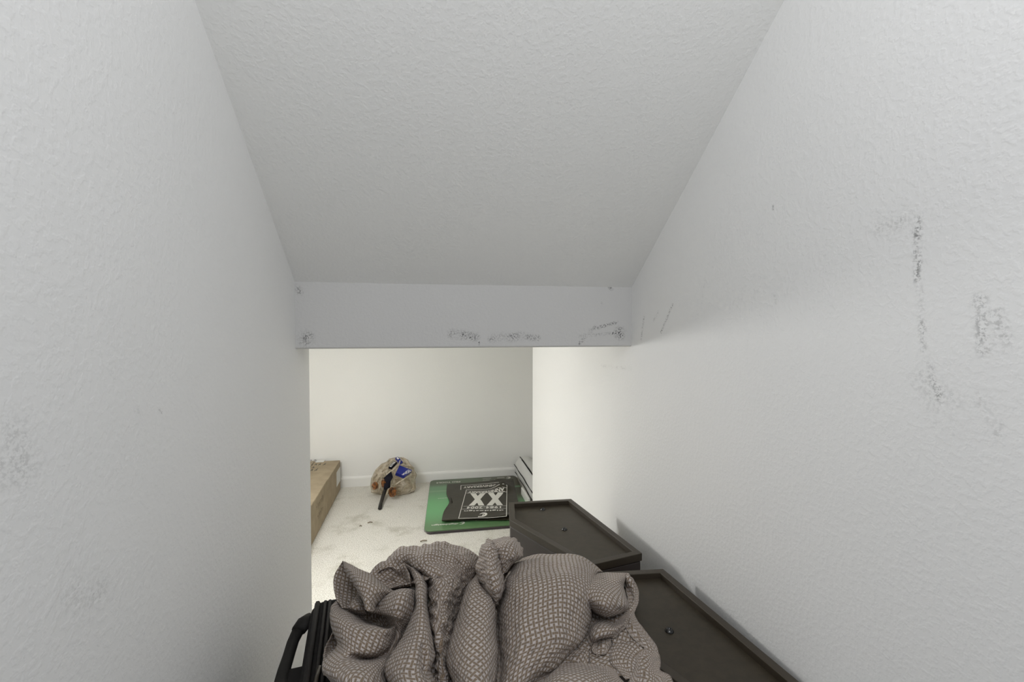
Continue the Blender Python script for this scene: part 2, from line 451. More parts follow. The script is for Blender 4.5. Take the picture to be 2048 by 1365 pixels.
for nm_, g_ in (('lettering', gtxt('digidesign', .06, .30, .07, .098, off=.03)), ('logo_mark', logo(g180, .335, .088, .022, .022)),
                ('lettering', gtxt('the new standard', .46, .60, .10, .118)), ('lettering', gtxt('for audio', .64, .72, .10, .118)),
                ('lettering', gtxt('PRO TOOLS', .07, .34, .905, .935, off=.02)), ('lettering', gtxt('digital', .60, .68, .905, .925)),
                ('lettering', gtxt('audio for all', .73, .83, .902, .920)), ('logo_mark', logo(g180, .905, .945, .026, .026)),
                ('lettering', gtxt('hardware', .10, .20, .55, .567))):
    obj(nm_, *g_, M_white_print, gp)
M_gp = plain('grey_print', (.32, .31, .28, 1), .4, .4)
for r_ in ((.60, .70, .945, .965), (.77, .86, .94, .97)): obj('printed_picture', *rectuv(*r_, g180, 4), M_gp, gp)

# black bags: (u right, w away) bilinear on the floor with their own relief
def bagmap(c4, zf):
    BL, BR, TL, TR = [np.array(p[:2]) for p in c4]
    def m(u, w, lift=0.0):
        p = BL * (1 - u) * (1 - w) + BR * u * (1 - w) + TL * (1 - u) * w + TR * u * w
        du, dz = zf(u, w); return (p[0] + du, p[1], dz + lift)
    return m
def sheet(name, m, nu, nw, th, mat, parent, trim=None):
    V = []; Fs = []
    for j in range(nw + 1):
        for i in range(nu + 1):
            V.append(m(i / nu, j / nw))
    N = len(V); V += [(x, y, z - th) for x, y, z in V]
    for j in range(nw):
        for i in range(nu):
            a = j * (nu + 1) + i; q = (a, a + 1, a + nu + 2, a + nu + 1); Fs.append(q); Fs.append(tuple(N + k for k in q[::-1]))
    bd = [i for i in range(nu + 1)] + [(j + 1) * (nu + 1) - 1 for j in range(1, nw + 1)] + [nw * (nu + 1) + i for i in range(nu - 1, -1, -1)] + [j * (nu + 1) for j in range(nw - 1, 0, -1)]
    for a, b in zip(bd, bd[1:] + bd[:1]): Fs.append((a, N + a, N + b, b))
    return obj(name, V, Fs, mat, parent, smooth=False)
def sm(a, b, x): t_ = min(max((x - a) / (b - a), 0), 1); return t_ * t_ * (3 - 2 * t_)
c1 = [on(883.5, 1041, 2, .030), on(1045, 1043, 2, .025), on(894.7, 968, 2, .033), on(1036, 962, 2, .03)]
c1[3] = np.array([.69, 3.66, 0]); c1[1] = np.array([.60, 2.87, 0])
def z1(u, w):
    notch = .035 * math.exp(-((w - .45) / .18) ** 2) * (1 - u) ** 3
    return notch, .030 + .003 * noise.noise(Vector((u * 5, w * 3, 1))) + .012 * math.exp(-((u - .8) / .15) ** 2) * sm(.85, 1, w)
m1 = bagmap(c1, z1)
b1 = thing('printed_bag', 'black printed bag underneath, only its back edge with part of the word showing', 'bag', m1(.5, .5), 'black printed bags on the green poster')
sheet('bag_body', m1, 26, 20, .004, M_blackbag, b1)
def m1t(u, w): return m1(u, w, .0012)
def btxt(s, u0, u1, w0, w1, mm, **k):
    v, f = glyphs(s, **k); return [mm(u1 - (u1 - u0) * a, w1 - (w1 - w0) * b) for a, b in v], f
def frame(mm, u0, u1, w0, w1, t, tw):
    return [rectuv(u0, u1, w0, w0 + tw, mm, 10), rectuv(u0, u1, w1 - tw, w1, mm, 10), rectuv(u0, u0 + t, w0, w1, mm, 1), rectuv(u1 - t, u1, w0, w1, mm, 1)]
obj('print', *merge(frame(m1t, .20, .80, .25, .925, .009, .009) + [btxt('ANNIVERSARY', .24, .76, .825, .885, m1t, off=.02)]), M_white_print, b1)
c2 = [on(883.5, 1041, 2, .046), np.array([.60, 2.90, 0]), on(905, 977, 2, .04), on(1038, 985, 2, .05)]
c2[2] = np.array([on(905, 979, 2, .046)[0], 3.45, 0]); c2[3] = np.array([.66, 3.44, 0])
def z2(u, w):
    notch = .035 * math.exp(-((w - .5) / .2) ** 2) * (1 - u) ** 3
    z = .046 + .002 * noise.noise(Vector((u * 4, w * 3, 5)))
    z += .055 * math.exp(-((u - .80) / .13) ** 2) * sm(.72, 1, w) - .012 * math.exp(-((u - .5) / .15) ** 2) * sm(.8, 1, w) * 0
    z += .012 * sm(.55, .95, u) * sm(.12, 0, w)
    return notch, z
m2 = bagmap(c2, z2)
b2 = thing('printed_bag', 'black flat bag on top, with the large white XX in a white frame', 'bag', m2(.5, .5), 'black printed bags on the green poster')
sheet('bag_body', m2, 40, 30, .006, M_blackbag, b2)
def m2t(u, w): return m2(u, w, .0012)
# the print is framed by its own corners
fq = [on(x, y, 2, .047) for x, y in ((916.5, 1038), (1013.5, 1036), (932.5, 979.5), (1014.5, 979))]
def inv2(p):
    u, w = .5, .5
    for _ in range(30):
        q = np.array(m2(u, w)[:2]); e = np.array(p[:2]) - q
        du = (np.array(m2(u + .01, w)[:2]) - q) / .01; dw = (np.array(m2(u, w + .01)[:2]) - q) / .01
        s_ = np.linalg.solve(np.array([du, dw]).T, e); u += s_[0]; w += s_[1]
    return np.array([u, min(w, .995)])
fc = [inv2(p) for p in fq]
def pm(a, b):
    q = fc[0] * (1 - a) * (1 - b) + fc[1] * a * (1 - b) + fc[2] * (1 - a) * b + fc[3] * a * b
    return m2t(q[0], q[1])
# a: left->right as the camera sees it, b: near->far. upright text runs right->left, far is "down"
prn = frame(pm, 0, 1, 0, 1, .014, .012)
prn += [rectuv(.0, 1, .285, .293, pm, 10), rectuv(.0, 1, .375, .383, pm, 10), rectuv(0, 1, .855, .863, pm, 10), rectuv(0, 1, .935, .941, pm, 10)]
def slabX(a0, a1, b0, b1):
    t_ = .36; w_ = a1 - a0; out = []
    for (p, q) in (((a0, b0), (a1 - w_ * t_, b1)), ((a1 - w_ * t_, b0), (a0, b1))):
        V = []; n = 8
        for i in range(n + 1):
            s_ = i / n; x = p[0] + (q[0] - p[0]) * s_; y = p[1] + (q[1] - p[1]) * s_; V += [pm(x, y), pm(x + w_ * t_, y)]
        if out: V = [(x, y, z + .0002) for x, y, z in V]
        out.append((V, [(2 * i, 2 * i + 1, 2 * i + 3, 2 * i + 2) for i in range(n)]))
    return out
prn += slabX(.12, .49, .40, .845) + slabX(.54, .91, .40, .845)
def ptxt(s, a0, a1, b0, b1, **k):
    v, f = glyphs(s, **k); return [pm(a1 - (a1 - a0) * x, b1 - (b1 - b0) * y) for x, y in v], f
prn += [ptxt('1984-2004', .10, .87, .300, .368, off=.035, space=1.1), ptxt('digidesign', .07, .93, .212, .256, off=.035, space=1.12), ptxt('ANNIVERSARY', .06, .93, .868, .930, off=.03)]
for a_ in np.linspace(.075, .915, 11): prn.append(rectuv(a_ - .028, a_ + .028, .864, .8715, pm, 1))    # slab serifs
prn.append(logo(pm, .50, .105, .085, .065))
obj('print', *merge(prn), M_white_print, b2, label='white XX, years and ring mark print')

# ------------------------------------------------------------------ white roll and strip behind the right wall corner
M_roll = plain('white_vinyl_roll', (.62, .62, .61, 1), .45, .4, (12, .25, .004))
M_gap = plain('dark_seam', (.02, .02, .02, 1), .7, .2)
rl = thing('rolled_mat', 'white rolled mat with dark seams lying beside the poster behind the right wall corner', 'roll', (.815, 3.4, 0))
def rollsec(r0, r1, a0, a1, y0, y1, cx=.815, cz=.0975, drift=0.0):
    n = 26; V = []; Fs = []
    for yi in range(9):
        y = y0 + (y1 - y0) * yi / 8; k = .004 * math.sin(yi * 1.3)
        for i in range(n + 1):
            a = math.radians(a0 + (a1 - a0) * i / n)
            for r in (r1, r0): V.append((cx + drift * (y1 - y) + (r + k) * math.cos(a), y, max(cz + (r + k) * math.sin(a) * (.98), .002)))
    m = 2 * (n + 1)
    for yi in range(8):
        for i in range(n):
            b = yi * m + 2 * i
            Fs += [(b, b + 2, b + m + 2, b + m), (b + 1, b + m + 1, b + m + 3, b + 3)]
        Fs.append((yi * m, yi * m + m, yi * m + m + 1, yi * m + 1)); e = yi * m + 2 * n; Fs.append((e, e + 1, e + m + 1, e + m))
    for yi in (0, 8):
        for i in range(n): b = yi * m + 2 * i; Fs.append((b, b + 1, b + 3, b + 2))
    return V, Fs
for r0, r1, a0, a1, y0_ in ((.081, .0955, -40, 112, 3.10), (.080, .0945, 119, 163, 3.08), (.079, .093, 170, 205, 3.09), (.078, .092, 211, 300, 3.12), (.052, .067, 0, 330, 3.13)):
    obj('rolled_layer', *rollsec(r0, r1, a0, a1, y0_, 3.78), M_roll, rl, smooth=False)
obj('inner_lining', *rollsec(.070, .0775, 0, 359, 3.11, 3.77), M_gap, rl)
for a_ in (115.5, 166.5, 208):
    rr_ = .0955; c_ = math.cos(math.radians(a_)); s_ = math.sin(math.radians(a_))
    obj('seam', *tube([(.815 + rr_ * c_ + .002 * math.sin(k_ * 1.7), 3.085 + k_ * .0695, .0975 + rr_ * s_) for k_ in range(11)], .0034, 6), M_gap, rl)
st = tag(obj('cardboard_strip', *boxv(.690, .708, 3.10, 3.34, .0205, .075), M_label), 'narrow white strip standing between the black bag and the white roll', 'strip')
bevel(st, .002)

# ------------------------------------------------------------------ plastic shopping bag and what pokes out of it
def film_mat():
    t = NT('beige_film'); p = t.pos()
    n_ = t.noise(p, 18, 4, .6)
    t.set(Base_Color=t.mix(t.ramp(n_, .35, .65), col(.47, .40, .30), col(.68, .62, .52)), Roughness=.18, Specular_IOR_Level=.6)
    t.bump(t.noise(p, 45, 5, .7), .6, .008)
    tr = t.n('ShaderNodeBsdfTransparent', {'Color': (.93, .88, .78, 1)})
    mx = t.n('ShaderNodeMixShader', {0: .36}); t.t.links.new(t.b.outputs[0], mx.inputs[1]); t.t.links.new(tr.outputs[0], mx.inputs[2])
    t.t.links.new(mx.outputs[0], t.out.inputs[0]); return t.m
M_film = film_mat()
bagsil = [(742, 986), (740.5, 972), (742, 958), (747, 947), (751, 940), (763, 928), (773, 924), (778.5, 918), (787, 916), (796, 915), (807, 915.5), (816, 920), (820, 928), (827, 935), (834, 950), (831, 960), (832, 977), (828, 985), (812, 991.5), (796, 995), (783, 994), (773, 992), (765, 992), (756, 988)]
def blob(sil, yfront, yback, n_rings=12, seed=0, crump=.02):
    """closed volume: front skin bulging towards the camera side, back skin away; rings shrink to the centre"""
    c = np.mean(np.array(sil), 0); V = []; Fs = []; N = len(sil) * 3
    S_ = []
    for i in range(len(sil)):
        a, b = np.array(sil[i]), np.array(sil[(i + 1) % len(sil)])
        for q in range(3): S_.append(a + (b - a) * q / 3)
    for side_ in (1, -1):
        for k_ in range(n_rings + 1):
            s = 1 - k_ / n_rings * .97
            for q in S_:
                px = c + (q - c) * s
                bulge = math.sqrt(max(0, 1 - s * s))
                fy = (px[1] - 914) / 80                                  # low points sit nearer the viewer
                mid = 3.68 - .10 * fy
                y = mid - side_ * bulge * ((.05 + .10 * fy) if side_ > 0 else .055)
                w = on(px[0], px[1], 1, y)
                nv = Vector(w) * 16 + Vector((seed, 0, 0))
                cr = abs(noise.noise(nv)) * .9 + abs(noise.noise(nv * 2.3)) * .5 - .35
                d = ray(px[0], px[1]); w = w + d / d[1] * (-side_) * cr * crump * min(1, bulge * 2)
                V.append((w[0], w[1], max(w[2], .003)))
    R = n_rings + 1
    for sd in range(2):
        for k_ in range(n_rings):
            for i in range(N):
                a = (sd * R + k_) * N + i; b = (sd * R + k_) * N + (i + 1) % N
                q = (a, b, b + N, a + N); Fs.append(q if sd else q[::-1])
        Fs.append(tuple((sd * R + n_rings) * N + i for i in range(N)))
    return V, Fs
pb = thing('plastic_bag', 'crumpled translucent beige plastic shopping bag against the back wall', 'bag', (-.29, 3.6, 0))
fv, ff = blob(bagsil, 0, 0, 20, 3, .075)
holes = [[(788, 949), (809, 959), (829, 941), (799, 926)], [(786, 917), (797, 908), (812, 926), (799, 935)], [(772, 938), (784, 942), (800, 925), (786, 918)],
         [(762, 952), (764, 998), (781, 996), (790, 955), (783, 938)]]
def inside(p, poly):
    c = False
    for i in range(len(poly)):
        (x1, y1), (x2, y2) = poly[i], poly[i - 1]
        if (y1 > p[1]) != (y2 > p[1]) and p[0] < (x2 - x1) * (p[1] - y1) / (y2 - y1) + x1: c = not c
    return c
def project(p):
    d = np.array(p) - O3; z = d @ FW; return (1024 + F * (d @ RT) / z, 682.5 - F * (d @ UP) / z)
nfront = len(ff) // 2
ff = [q for i, q in enumerate(ff) if i >= nfront or not any(inside(project(np.mean([fv[k] for k in q], 0)), h_) for h_ in holes)]
obj('film', fv, ff, M_film, pb, smooth=False)
# bunched handle loops, thin ridges of twisted film
def P3(x, y, Y): return tuple(on(x, y, 1, Y))
hl = [tube([P3(x, y, Y) for x, y, Y in L], r_, 6) for L, r_ in (
    ([(764, 944, 3.50), (775, 936, 3.49), (788, 927, 3.50), (795, 917, 3.56), (800, 922, 3.53), (797, 932, 3.49), (786, 941, 3.46), (772, 950, 3.44)], .006),
    ([(797, 932, 3.50), (806, 930, 3.52), (817, 933, 3.52), (828, 937, 3.56)], .005),
    ([(786, 945, 3.45), (786, 957, 3.42), (783, 968, 3.40), (777, 978, 3.40), (773, 990, 3.40)], .006),
    ([(790, 970, 3.39), (805, 961, 3.41), (815, 954, 3.44), (830, 950, 3.52)], .006),
    ([(763, 958, 3.45), (759, 975, 3.44), (757, 986, 3.46)], .006))]
obj('twisted_edge', *merge(hl), M_film, pb, smooth=True)
M_blue = plain('blue_print', srgb(24, 36, 120), .3, .5)
M_navy = plain('navy_print', (.006, .006, .012, 1), .7, .12)
M_orange = plain('amber_glaze', srgb(120, 72, 30), .3, .6, (60, .6, .01), .8, 55)
def slab(pts, th):
    """flat carton piece from 4 (px,py,Y) corners, given real thickness"""
    A = [np.array(P3(*p)) for p in pts]; n_ = np.cross(A[1] - A[0], A[3] - A[0]); n_ = n_ / np.linalg.norm(n_)
    if n_[1] < 0: n_ = -n_
    B = [a + n_ * th for a in A]; return [tuple(a) for a in A + B], [(0, 1, 2, 3), (7, 6, 5, 4)] + [(i, (i + 1) % 4, 4 + (i + 1) % 4, 4 + i) for i in range(4)]
def quadmap(pts, lift=.0015):
    A = [np.array(P3(*p)) for p in pts]; n_ = np.cross(A[1] - A[0], A[3] - A[0]); n_ = n_ / np.linalg.norm(n_)
    if n_[1] > 0: n_ = -n_
    def m(u, w): return tuple(A[0] * (1 - u) * (1 - w) + A[1] * u * (1 - w) + A[2] * u * w + A[3] * (1 - u) * w + n_ * lift)
    return m
q1 = [(792, 946, 3.425), (810, 953, 3.415), (824, 941, 3.47), (799, 931, 3.49)]
t1 = thing('snack_packet', 'blue snack packet with white lettering poking out at the right of the plastic bag', 'packet', tuple(P3(808, 943, 3.46)))
obj('packet_body', *slab(q1, .03), M_blue, t1)
v, f = glyphs('MUNCHY', off=.03); qm = quadmap([(803, 950, 3.42), (809, 953, 3.418), (823, 943, 3.462), (817, 939, 3.47)])
obj('lettering', [qm(b, a) for a, b in v], f, M_white_print, t1)
q2 = [(791, 916, 3.545), (796, 914, 3.555), (806, 925, 3.53), (800, 930, 3.51)]
t2 = thing('snack_packet', 'narrow blue carton edge at the very top of the plastic bag', 'packet', tuple(P3(798, 921, 3.53)))
obj('packet_body', *slab(q2, .02), M_blue, t2)
qm = quadmap([(792, 917, 3.54), (795, 914.5, 3.55), (799, 918, 3.545), (796, 920.5, 3.535)])
obj('pale_end', *rectuv(.1, .9, .1, .9, qm, 1), M_label, t2)
q3 = [(777, 935, 3.455), (783, 936, 3.45), (794, 925, 3.48), (787, 923, 3.50)]
t3 = thing('snack_packet', 'small navy and white carton strip at the upper left of the plastic bag', 'packet', tuple(P3(785, 930, 3.47)))
obj('packet_body', *slab(q3, .02), M_navy, t3)
qm = quadmap(q3); v, f = glyphs('OREO', off=.03)
v, f = glyphs('IIIII', off=.02)
obj('lettering', [qm(.15 + .6 * b, .1 + .8 * a) for a, b in v], f, M_label, t3)
q4 = [(768, 957, 3.395), (777, 968, 3.375), (786, 948, 3.40), (783, 943, 3.43)]
t4 = thing('umbrella', 'folded black umbrella with its handle sticking out of the plastic bag onto the carpet', 'umbrella', tuple(P3(775, 975, 3.38)))
obj('canopy', *merge([slab([(769, 955, 3.375), (777, 972, 3.35), (786, 955, 3.375), (782.5, 943, 3.41)], .03), slab([(769, 968, 3.36), (767, 979, 3.34), (777, 974, 3.345), (778, 962, 3.36)], .03)]), M_navy, t4)
hp = [on(x, y, 2, z) for x, y, z in ((773.5, 974, .085), (769, 984, .055), (765, 996, .03), (761.5, 1008, .016), (759.5, 1018, .012))]
obj('handle', *tube(hp, [.016, .015, .014, .0135, .013], 8, .7), plain('black_plastic', (.02, .018, .015, 1), .3, .5), t4, smooth=True)
for (x, y, Y, sx, lb) in ((750, 972, 3.475, 6, 'amber wrapped snack at the far left of the plastic bag'), (769, 967, 3.44, 6.5, 'round amber and white snack pot left of the black umbrella'), (785, 985, 3.43, 8, 'amber snack packet low in the bag, right of the black umbrella')):
    c = on(x, y, 1, Y); r = sx / 890 * Y
    V = []; Fs = []; n_ = 12
    for i in range(9):
        a = math.pi * i / 8
        for k_ in range(n_):
            b = 2 * math.pi * k_ / n_; d = Vector((math.sin(a) * math.cos(b), math.sin(a) * math.sin(b), math.cos(a)))
            rr = r * (1 + .35 * noise.noise(d * 1.7 + Vector((x, 0, 0)))); V.append((c[0] + d.x * rr, c[1] + d.y * rr * .8, max(c[2] + d.z * rr * 1.25, .004)))
    for i in range(8):
        for k_ in range(n_): Fs.append((i * n_ + k_, (i + 1) * n_ + k_, (i + 1) * n_ + (k_ + 1) % n_, i * n_ + (k_ + 1) % n_))
    tag(obj('wrapped_snack', V, Fs, M_orange), lb, 'snack', 'snacks inside the plastic bag')

# pale folded packet showing at the lower right inside the bag
v, f = slab([(801, 984, 3.525), (818, 979, 3.545), (821, 966, 3.575), (804, 970, 3.56)], .02)
o_ = tag(obj('paper_packet', v, f, plain('off_white_paper', (.50, .47, .39, 1), .5, .4, (40, .6, .01))), 'off-white paper packet low at the right inside the plastic bag', 'packet'); bevel(o_, .005, 3)

# open the bag film wherever its contents press through it
from mathutils.bvhtree import BVHTree
def world_bvh(o, grow=0.0):
    off = o.location if o.parent is None else o.parent.location + o.location
    vs = [v.co + off for v in o.data.vertices]; return BVHTree.FromPolygons(vs, [tuple(p.vertices) for p in o.data.polygons]), vs
inner = [c for t_ in (t1, t2, t3, t4) for c in t_.children] + [o for o in C.objects if o.parent is None and o.type == 'MESH' and (o.name.startswith('wrapped_snack') or o.name.startswith('paper_packet'))]
for part in [c for c in pb.children]:
    tr_, vs_ = world_bvh(part); bad = set()
    for o in inner: bad |= {a for a, b in tr_.overlap(world_bvh(o)[0])}
    if bad:
        polys = [tuple(p.vertices) for p in part.data.polygons if p.index not in bad]
        me = bpy.data.meshes.new(part.name); me.from_pydata([v.co[:] for v in part.data.vertices], [], polys)
        for m_ in part.data.materials: me.materials.append(m_)
        if part.name.startswith('twisted'): me.polygons.foreach_set('use_smooth', [True] * len(polys))
        part.data = me

# lint on the carpet
for x, y, L, lb in ((740, 1046, .016, 'dark lint speck on the carpet, the larger of the two in the middle'), (721, 1053, .007, 'tiny dark lint speck on the carpet left of the larger one'), (847, 1083, .02, 'thin dark thread on the carpet in front of the poster corner')):
    c = on(x, y, 2, .006)
    tag(obj('lint', *tube([(c[0] - L, c[1], .006), (c[0], c[1] + .004, .009), (c[0] + L, c[1] - .003 + L * .4, .006)], .003, 5), M_pencil), lb, 'lint')
#CLOTH#
# ------------------------------------------------------------------ suitcase under the duvet cover
M_case = plain('black_nylon', (.010, .009, .0085, 1), .75, .25, (900, .4, .0006))
M_zip = plain('black_zip_tape', (.013, .011, .010, 1), .6, .3)
M_hand = plain('black_webbing', (.011, .010, .009, 1), .65, .3, (700, .4, .0006))
SZ = .715
k0, k1 = on(621, 1212, 2, SZ), on(601, 1330, 2, SZ)           # left top edge, far and near
ax = (k1 - k0)[:2]; ax = ax / np.linalg.norm(ax); px_ = np.array([-ax[1], ax[0]])   # ax: towards camera, px_: to the right
if px_[0] < 0: px_ = -px_
sc_ = thing('suitcase', 'black fabric suitcase standing beside the left wall under the patterned duvet cover', 'suitcase', (k0[0] + .15, k0[1] - .18, 0))
def sp(a, b, z): q = k0[:2] + px_ * a + ax * b; return (q[0], q[1], z)
LEN = .36
def rbox(a0, a1, b0, b1, z0, z1, r, n=5):
    """box with corners rounded in plan and a softened top and bottom"""
    V = []; Fs = []; rings = [(z0, r * .5), (z0 + r * .5, 0)] + [(z1 - r * .6, 0), (z1 - r * .3, r * .08), (z1 - r * .1, r * .28), (z1, r * .6)]
    m = 0
    for z, d in rings:
        pts = []
        for ca, cb, t0 in ((a1 - r, b1 - r, 0), (a0 + r, b1 - r, 90), (a0 + r, b0 + r, 180), (a1 - r, b0 + r, 270)):
            for q in range(n + 1):
                t_ = math.radians(t0 + 90 * q / n); pts.append((ca + (r - d) * math.cos(t_), cb + (r - d) * math.sin(t_)))
        m = len(pts); V += [sp(a, b, z) for a, b in pts]
    for i in range(len(rings) - 1):
        for q in range(m): Fs.append((i * m + q, i * m + (q + 1) % m, (i + 1) * m + (q + 1) % m, (i + 1) * m + q))
    Fs.append(tuple(range(m - 1, -1, -1))); Fs.append(tuple(range((len(rings) - 1) * m, len(rings) * m)))
    return V, Fs
obj('body', *rbox(.0, .33, -.02, LEN, .03, SZ, .03), M_case, sc_, smooth=True)
obj('front_pocket', *rbox(-.040, .018, .12, LEN + .05, .06, SZ - .035, .02), M_case, sc_, smooth=True)
# two zip rails and piping running over the top along the left edge
for i_, (a, r_, nm) in enumerate(((.014, .0055, 'piping'), (.029, .004, 'zip'), (.038, .004, 'zip'), (.056, .0055, 'piping'), (.085, .004, 'seam'))):
    pts = [sp(a, -.028, .10), sp(a, -.026, SZ - .05), sp(a, -.018, SZ - .012), sp(a, .002, SZ + .003), sp(a, .15, SZ + .004), sp(a, .30, SZ + .004), sp(a, LEN - .01, SZ - .002), sp(a, LEN + .004, SZ - .03), sp(a, LEN + .004, .12)]
    obj(nm, *tube(pts, r_, 6), M_zip, sc_, smooth=True)
for k_ in range(2):
    z_ = thing
pl_ = [sp(.033, .20, SZ + .008), sp(.030, .225, SZ + .010), sp(.028, .245, SZ + .006)]
obj('zip_pull', *tube(pl_, .0035, 6, .6), plain('gunmetal', (.06, .05, .035, 1), .3, .6), sc_, smooth=True)
# padded carry handle bowing out on the left
def q3(x, y, z): return tuple(on(x, y, 2, z))
hpts = [q3(618, 1243, .690), q3(606, 1250, .690), q3(596, 1263, .686), q3(586, 1284, .680), q3(578, 1310, .676), q3(569, 1338, .675), q3(562, 1368, .675), q3(560, 1392, .68), q3(572, 1410, .69)]
obj('handle', *tube(hpts, [.012, .013, .0125, .0115, .011, .0115, .0125, .013, .012], 10, .75), M_hand, sc_, smooth=True)
obj('handle_anchor', *tube([q3(622, 1238, .692), q3(608, 1247, .693), q3(597, 1262, .690)], [.016, .0165, .015], 10, .7), M_hand, sc_, smooth=True)

# ------------------------------------------------------------------ patterned duvet cover heaped on the suitcase
def weave_mat():
    t = NT('woven_print_cotton'); uv = t.n('ShaderNodeUVMap').outputs[0]; p = t.pos()
    wob = t.n('ShaderNodeTexNoise', {'Vector': uv, 'Scale': 40.0, 'Detail': 1.0}).outputs['Color']
    uvw = t.vm('ADD', uv, t.vm('MULTIPLY', t.vm('SUBTRACT', wob, (.5, .5, .5)), (.0022, .0022, 0)))
    s = t.n('ShaderNodeSeparateXYZ', {0: t.vm('SCALE', uvw) if False else t.n('ShaderNodeVectorMath', {0: uvw, 3: 1 / .0084}, operation='SCALE').outputs[0]})
    x, y = s.outputs[0], s.outputs[1]
    rx = t.math('ROUND', x); ry = t.math('ROUND', y)
    fx = t.math('ABSOLUTE', t.math('SUBTRACT', x, rx)); fy = t.math('ABSOLUTE', t.math('SUBTRACT', y, ry))
    W = .215
    inx = t.ramp(fx, W + .03, W - .03); iny = t.ramp(fy, W + .03, W - .03)
    par = t.math('GREATER_THAN', t.math('PINGPONG', t.math('ADD', rx, ry), 1.0), .5)       # 0/1 over-under
    def bar(f):          # taupe bar: dark edges and a dark core line
        e = t.ramp(f, W - .09, W - .02); cpart = t.ramp(f, .06, .02)
        d = t.math('MAXIMUM', e, t.math('MULTIPLY', cpart, .8))
        return t.mix(d, srgb(146, 129, 109), srgb(100, 87, 76))
    sq = t.mix(t.ramp(t.noise(uv, 900, 2), .3, .7), srgb(184, 176, 172), srgb(203, 195, 190))
    bx_, by_ = bar(fx), bar(fy)
    both = t.math('MULTIPLY', inx, iny)
    # the bar that passes under stops a little short of the one on top
    gapx = t.math('MULTIPLY', t.ramp(fy, W + .12, W + .07), par); gapy = t.math('MULTIPLY', t.ramp(fx, W + .12, W + .07), t.math('SUBTRACT', 1.0, par))
    inx = t.math('MULTIPLY', inx, t.math('SUBTRACT', 1.0, t.math('MULTIPLY', t.math('MULTIPLY', gapx, t.math('SUBTRACT', 1.0, iny)), .75)))
    iny = t.math('MULTIPLY', iny, t.math('SUBTRACT', 1.0, t.math('MULTIPLY', t.math('MULTIPLY', gapy, t.math('SUBTRACT', 1.0, inx)), .75)))
    c = t.mix(inx, sq, bx_)
    usey = t.math('MAXIMUM', t.math('MULTIPLY', both, par), t.math('MULTIPLY', iny, t.math('SUBTRACT', 1.0, inx)))
    c = t.mix(usey, c, by_)
    t.set(Base_Color=c, Roughness=.85, Specular_IOR_Level=.2, Sheen_Weight=.12)
    big = t.math('ABSOLUTE', t.math('SUBTRACT', t.noise(p, 34, 3, .55), .5)); mid = t.math('ABSOLUTE', t.math('SUBTRACT', t.noise(p, 85, 2, .5), .5))
    t.bump(t.math('ADD', t.math('ADD', t.math('MULTIPLY', big, -2.2), t.math('MULTIPLY', mid, -.9)), t.math('MULTIPLY', t.noise(p, 900, 2), .06)), .9, .009)
    return t.m
M_weave = weave_mat()

def cr(P, t_):
    """Catmull-Rom through rows of P at parameters t_ in 0..len-1"""
    P = np.asarray(P, float); n = len(P)
    Q = np.vstack([[2 * P[0] - P[1]], P, [2 * P[-1] - P[-2]]]) if n > 2 else np.vstack([[2 * P[0] - P[1]], P, [2 * P[-1] - P[-2]]])
    out = []
    for s in t_:
        i = min(int(s), n - 2); f = s - i; a, b, c, d = Q[i], Q[i + 1], Q[i + 2], Q[i + 3]
        out.append(.5 * ((2 * b) + (-a + c) * f + (2 * a - 5 * b + 4 * c - d) * f * f + (-a + 3 * b - 3 * c + d) * f ** 3))
    return np.array(out)
def resample(P, n):
    P = np.asarray(P, float); d = np.r_[0, np.cumsum(np.linalg.norm(np.diff(P[:, :2], axis=0), axis=1) + 1e-6)]
    tt = np.interp(np.linspace(0, d[-1], n), d, np.arange(len(P))); return cr(P, tt)
ZA = lambda x, y: (640 + x / 4.791, 1080 + y / 4.791)
ZB = lambda x, y: (840 + x / 4.477, 1060 + y / 4.477)
ZD = lambda x, y: (1100 + x / 5.15, 1100 + y / 5.15)
ZF = lambda x, y: (x, y)
def Yb(py): return .655 + (1365 - py) * .00088
def c3(px, py, h):
    d = h * 2.0 if h > 0 else max(h, -30) * 2.6 + min(h + 30, 0) * .9
    return on(px, py, 1, Yb(py) - d / 1000.0)
CLV, CLF, CLU = [], [], []
_seed = [0]; _np = [0]
